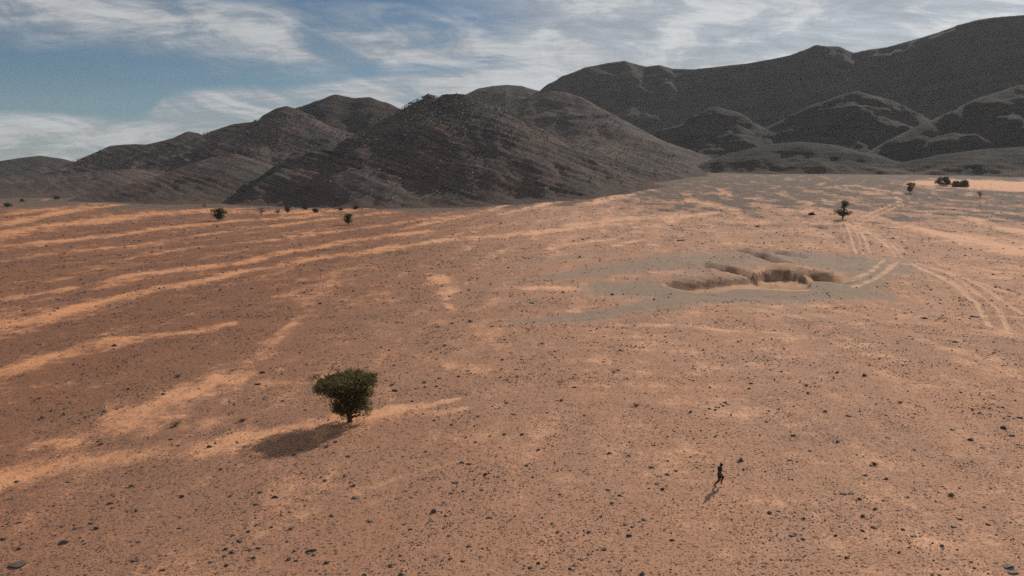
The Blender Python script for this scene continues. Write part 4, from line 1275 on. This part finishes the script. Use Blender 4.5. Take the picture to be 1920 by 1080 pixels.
def dry_shrub(label, px, py, wpx, seed, mat=LEAFD, group='low dry shrubs on the plain'):
    p = at(px, py)
    dd = math.hypot(math.hypot(*p), CAM_H)
    W = .5 * wpx * dd / FPX
    rnd = np.random.RandomState(seed)
    V, F = [], []
    for k in range(46):
        a = rnd.uniform(0, 6.283); l = W * rnd.uniform(.5, 1.1); up = rnd.uniform(.2, .75) * W
        tube(V, F, [(rnd.normal(0, W * .12), rnd.normal(0, W * .12), -.02), (l * .5 * math.cos(a), l * .5 * math.sin(a), up * .7), (l * math.cos(a), l * math.sin(a), up)], [.010, .008, .003], 3)
    root = link('dry_shrub', None, label=label, cat='shrub', group=group)
    root.location = (p[0], p[1], gh(*p))
    link('twigs', np_mesh('twigs', np.array(V), np.array(F)), BARK if mat is LEAFK else DRY, root)
    V, F = leaf_cloud([(rnd.normal(0, W * .3), rnd.normal(0, W * .3), W * .35, W * .45, W * .45, W * .25, 1) for _ in range(5)], 26, max(.05, W * .14), rnd)
    link('leaves', np_mesh('leaves', V, F, False), mat, root)


DRY, _t, _b = new_mat('dry_twig')
_t.put(_b.inputs['Base Color'], _t.mix(_t.node('ShaderNodeNewGeometry').outputs['Random Per Island'], (0.075, 0.052, 0.036), (0.16, 0.115, 0.08)))
for i, (px, py, w, lab, mt) in enumerate([
    (329, 799, 24, 'brown dry shrub on the orange sand left of the acacia', LEAFD), (455, 789, 17, 'dark low shrub on sand between brown shrub and acacia', LEAFK), (335, 708, 15, 'low shrub on the sand above left of the acacia', LEAFD),
    (1193, 761, 17, 'brown shrub on the plain left of the tight stone cluster', LEAFD), (1640, 873, 15, 'flat dark shrub on the stony ground at right', LEAFK), (945, 815, 8, 'tiny shrub with a sand tail below the two stones', LEAFD),
    (1163, 658, 11, 'dry tuft in the middle of the plain below the grey track', LEAFD), (1016, 645, 9, 'dry tuft left of centre below the grey track', LEAFD), (834, 649, 10, 'pale dry tuft above right of the acacia', LEAFD), (942, 674, 9, 'greenish tuft on the plain right of the acacia', LEAFK),
    (1151, 699, 11, 'reddish dry tuft in the middle of the plain', LEAFD), (735, 721, 12, 'dry tuft touching the right side of the acacia', LEAFD), (795, 716, 10, 'dry tuft beside the stones right of the acacia', LEAFD), (1512, 728, 10, 'greenish tuft below the two side by side stones', LEAFK),
    (1546, 775, 9, 'greenish tuft above the scattered group at right', LEAFK), (1687, 760, 11, 'dark shrub on pale sand at right', LEAFK), (1783, 930, 13, 'brown shrub with a sand tail at lower right', LEAFD), (1515, 742, 8, 'small dark tuft under the greenish one', LEAFK),
    (612, 838, 12, 'sprawling dry shrub just below the acacia shadow', LEAFD), (847, 606, 9, 'round dry tuft beside the thin grey track', LEAFD), (188, 833, 9, 'low dry tuft on the sandy ground at far left', LEAFD)]):
    dry_shrub(lab, px, py, w, 300 + i, mt)

# ------------------------------------------------------------------ the runner
def simple_mat(name, c, rough=0.8, var=0.25):
    m, t, b = new_mat(name)
    n = t.noise(t.node('ShaderNodeTexCoord').outputs['Object'], 14, 4, 0.6)
    t.put(b.inputs['Base Color'], t.mix(n, tuple(q * (1 - var) for q in c), tuple(q * (1 + var) for q in c)))
    b.inputs['Roughness'].default_value = rough
    return m


def skin_obj(name, verts, edges, rads, root, mat, parent, lev=2, fat=1.22):
    me = bpy.data.meshes.new(name)
    me.from_pydata(verts, edges, [])
    o = link(name, me, mat, parent)
    o.modifiers.new('skin', 'SKIN').use_smooth_shade = True
    sv = me.skin_vertices[0].data
    for i, r in enumerate(rads):
        r = (r, r) if not isinstance(r, tuple) else r
        sv[i].radius = (r[0] * fat, r[1] * fat)
        sv[i].use_root = i == root
    sd = o.modifiers.new('sub', 'SUBSURF'); sd.levels = lev; sd.render_levels = lev
    return o


def runner():
    p = at(1347, 913)
    root = link('person', None, label='running person in dark top and dark shorts, mid-stride with shadow on the sand', cat='person')
    root.location = (p[0], p[1], gh(*p))
    root.rotation_euler = (0, 0, R(4))
    SK = simple_mat('skin', (0.085, 0.047, 0.034), 0.6, 0.1)
    root.scale = (1.02, 1.02, 1.02)
    V, E, Rd = [], [], []

    def chain(start, pts):
        prev = start
        for q, r in pts:
            V.append(q); Rd.append(r)
            if prev is not None:
                E.append((prev, len(V) - 1))
            prev = len(V) - 1
        return prev
    chain(None, [((0.02, 0, .93), (.115, .085))])
    ch = chain(0, [((.03, 0, 1.08), (.10, .075)), ((.06, 0, 1.26), (.125, .09)), ((.09, 0, 1.41), (.10, .07))])
    nk = chain(ch, [((.115, 0, 1.49), .055), ((.135, 0, 1.54), .06)])
    chain(nk, [((.16, 0, 1.61), (.082, .095)), ((.165, 0, 1.69), (.078, .09)), ((.165, 0, 1.735), .05)])
    hands = []
    for s, el, hd in ((-1, (-.13, -.26, 1.17), (.10, -.24, 1.06)), (1, (.02, .25, 1.15), (.30, .15, 1.10))):
        sh = chain(ch, [((.085, s * .16, 1.415), .062), ((.06, s * .205, 1.37), .055)])
        e = chain(sh, [((el[0] * .5 + .03, (el[1] + s * .205) / 2, (el[2] + 1.37) / 2), .047), (el, .040)])
        w = chain(e, [(tuple(el[k] * .45 + hd[k] * .55 for k in range(3)), .036), (hd, .026)])
        d = np.array(hd) - np.array(el); d /= np.linalg.norm(d)
        c = tuple(np.array(hd) + d * .05)
        pm = chain(w, [(c, (.036, .022))])
        for f in range(4):                                   # curled fingers
            off = (f - 1.5) * .017; L = (.036, .042, .040, .030)[f]
            b = np.array(c) + d * .03 + np.array([0, 0, -1]) * off
            t1 = b + d * L; t2 = t1 + (d * .3 + np.array([0, -s * .8, 0])) * L * .8
            chain(pm, [(tuple(b), .010), (tuple(t1), .009), (tuple(t2), .008)])
        th = np.array(hd) + d * .03 + np.array([0, -s * .015, .03])
        chain(pm, [(tuple(th), .011), (tuple(th + d * .035 + np.array([0, -s * .015, .02])), .009)])
    legs = []
    for s, kn, an, heel, toe in ((-1, (.0, -.10, .51), (-.30, -.10, .235), (-.345, -.10, .18), (-.19, -.10, .03)), (1, (.40, .10, .67), (.22, .10, .32), (.185, .10, .245), (.35, .10, .13))):
        hp = chain(0, [((.02, s * .095, .87), (.115, .105))])
        k = chain(hp, [(tuple(np.array(kn) * .5 + np.array([.02, s * .095, .87]) * .5), .098), (kn, .072)])
        cf = np.array(kn) * .62 + np.array(an) * .38 + np.array([-.03, 0, -.01])
        a = chain(k, [(tuple(cf), .070), (an, .046)])
        mid = (np.array(heel) * .4 + np.array(toe) * .6)
        chain(a, [(tuple(np.array(heel) * .7 + np.array(an) * .3), .036), (tuple(mid), (.042, .03)), (toe, (.038, .022))])
        legs.append((hp, kn, heel, toe, s))
    skin_obj('body', V, E, Rd, 0, SK, root)
    TOP = simple_mat('dark_top', (0.022, 0.024, 0.028)); SHO = simple_mat('dark_shorts', (0.018, 0.018, 0.020))
    # shirt with short sleeves
    sv = [(.02, 0, .84), (.03, 0, 1.06), (.06, 0, 1.25), (.09, 0, 1.40), (.112, 0, 1.475)]
    se = [(0, 1), (1, 2), (2, 3), (3, 4)]; sr_ = [(.145, .115), (.135, .108), (.16, .125), (.125, .095), (.066, .066)]
    for s, el in ((-1, (-.13, -.26, 1.17)), (1, (.02, .25, 1.15))):
        b = len(sv)
        sv += [(.085, s * .165, 1.415), (.055, s * .213, 1.35), (el[0] * .5 + .03, (el[1] + s * .205) / 2, (el[2] + 1.37) / 2 - .01)]
        se += [(3, b), (b, b + 1), (b + 1, b + 2)]; sr_ += [.078, .072, .066]
    skin_obj('shirt', sv, se, sr_, 1, TOP, root)
    hv = [(.025, 0, 1.06), (.02, 0, .88)]; he = [(0, 1)]; hr = [(.142, .112), (.15, .125)]
    for hp, kn, heel, toe, s in legs:
        b = len(hv)
        h0 = np.array([.02, s * .10, .84]); k_ = np.array(kn)
        hv += [tuple(h0), tuple(h0 * .75 + k_ * .25), tuple(h0 * .58 + k_ * .42)]
        he += [(1, b), (b, b + 1), (b + 1, b + 2)]; hr += [.128, .128, .132]
    skin_obj('shorts', hv, he, hr, 0, SHO, root)
    SH = simple_mat('running_shoe', (0.03, 0.03, 0.032))
    for hp, kn, heel, toe, s in legs:
        h_, t_ = np.array(heel), np.array(toe)
        skin_obj('shoe', [tuple(h_ + (h_ - t_) * .08), tuple(h_ * .6 + t_ * .4), tuple(t_ + (t_ - h_) * .12)], [(0, 1), (1, 2)], [(.046, .05), (.054, .042), (.048, .032)], 1, SH, root, 1)
    HA = simple_mat('dark_hair', (0.015, 0.013, 0.012))
    skin_obj('hair', [(.105, 0, 1.60), (.125, 0, 1.67), (.158, 0, 1.712), (.205, 0, 1.712)], [(0, 1), (1, 2), (2, 3)], [(.062, .055), (.088, .07), (.092, .062), (.062, .045)], 1, HA, root, 2)
    FA = simple_mat('eye', (0.02, 0.02, 0.02), 0.3)
    for s in (-1, 1):                                        # face pieces
        skin_obj('eye', [(.236, s * .032, 1.645), (.246, s * .032, 1.645)], [(0, 1)], [.010, .009], 0, FA, root, 1)
        skin_obj('ear', [(.15, s * .088, 1.66), (.145, s * .096, 1.62)], [(0, 1)], [.018, .014], 0, SK, root, 1)
    skin_obj('nose', [(.236, 0, 1.65), (.262, 0, 1.612)], [(0, 1)], [.010, .016], 0, SK, root, 1)
    skin_obj('mouth', [(.236, -.022, 1.575), (.243, 0, 1.573), (.236, .022, 1.575)], [(0, 1), (1, 2)], [.007, .009, .007], 1, simple_mat('lips', (0.16, 0.07, 0.055)), root, 1)


runner()

# ------------------------------------------------------------------ desert air
def haze(density):
    bm = bmesh.new()
    bmesh.ops.create_cube(bm, size=1.0)
    me = bpy.data.meshes.new('haze'); bm.to_mesh(me); bm.free()
    m = bpy.data.materials.new('desert_haze'); m.use_nodes = True
    nt = m.node_tree; nt.nodes.clear()
    out = nt.nodes.new('ShaderNodeOutputMaterial'); v = nt.nodes.new('ShaderNodeVolumePrincipled')
    v.inputs['Color'].default_value = (0.86, 0.90, 0.95, 1)
    v.inputs['Density'].default_value = density
    v.inputs['Anisotropy'].default_value = 0.1
    nt.links.new(v.outputs[0], out.inputs['Volume'])
    o = link('haze', me, m, kind='stuff', label='thin dusty air over the whole plain', cat='haze')
    zb, zt = -6.0, 420.0
    o.location = (0, 0, (zb + zt) / 2)
    o.scale = (8800, 8800, zt - zb)


HAZE = 0.000045
if HAZE > 0:
    haze(HAZE)
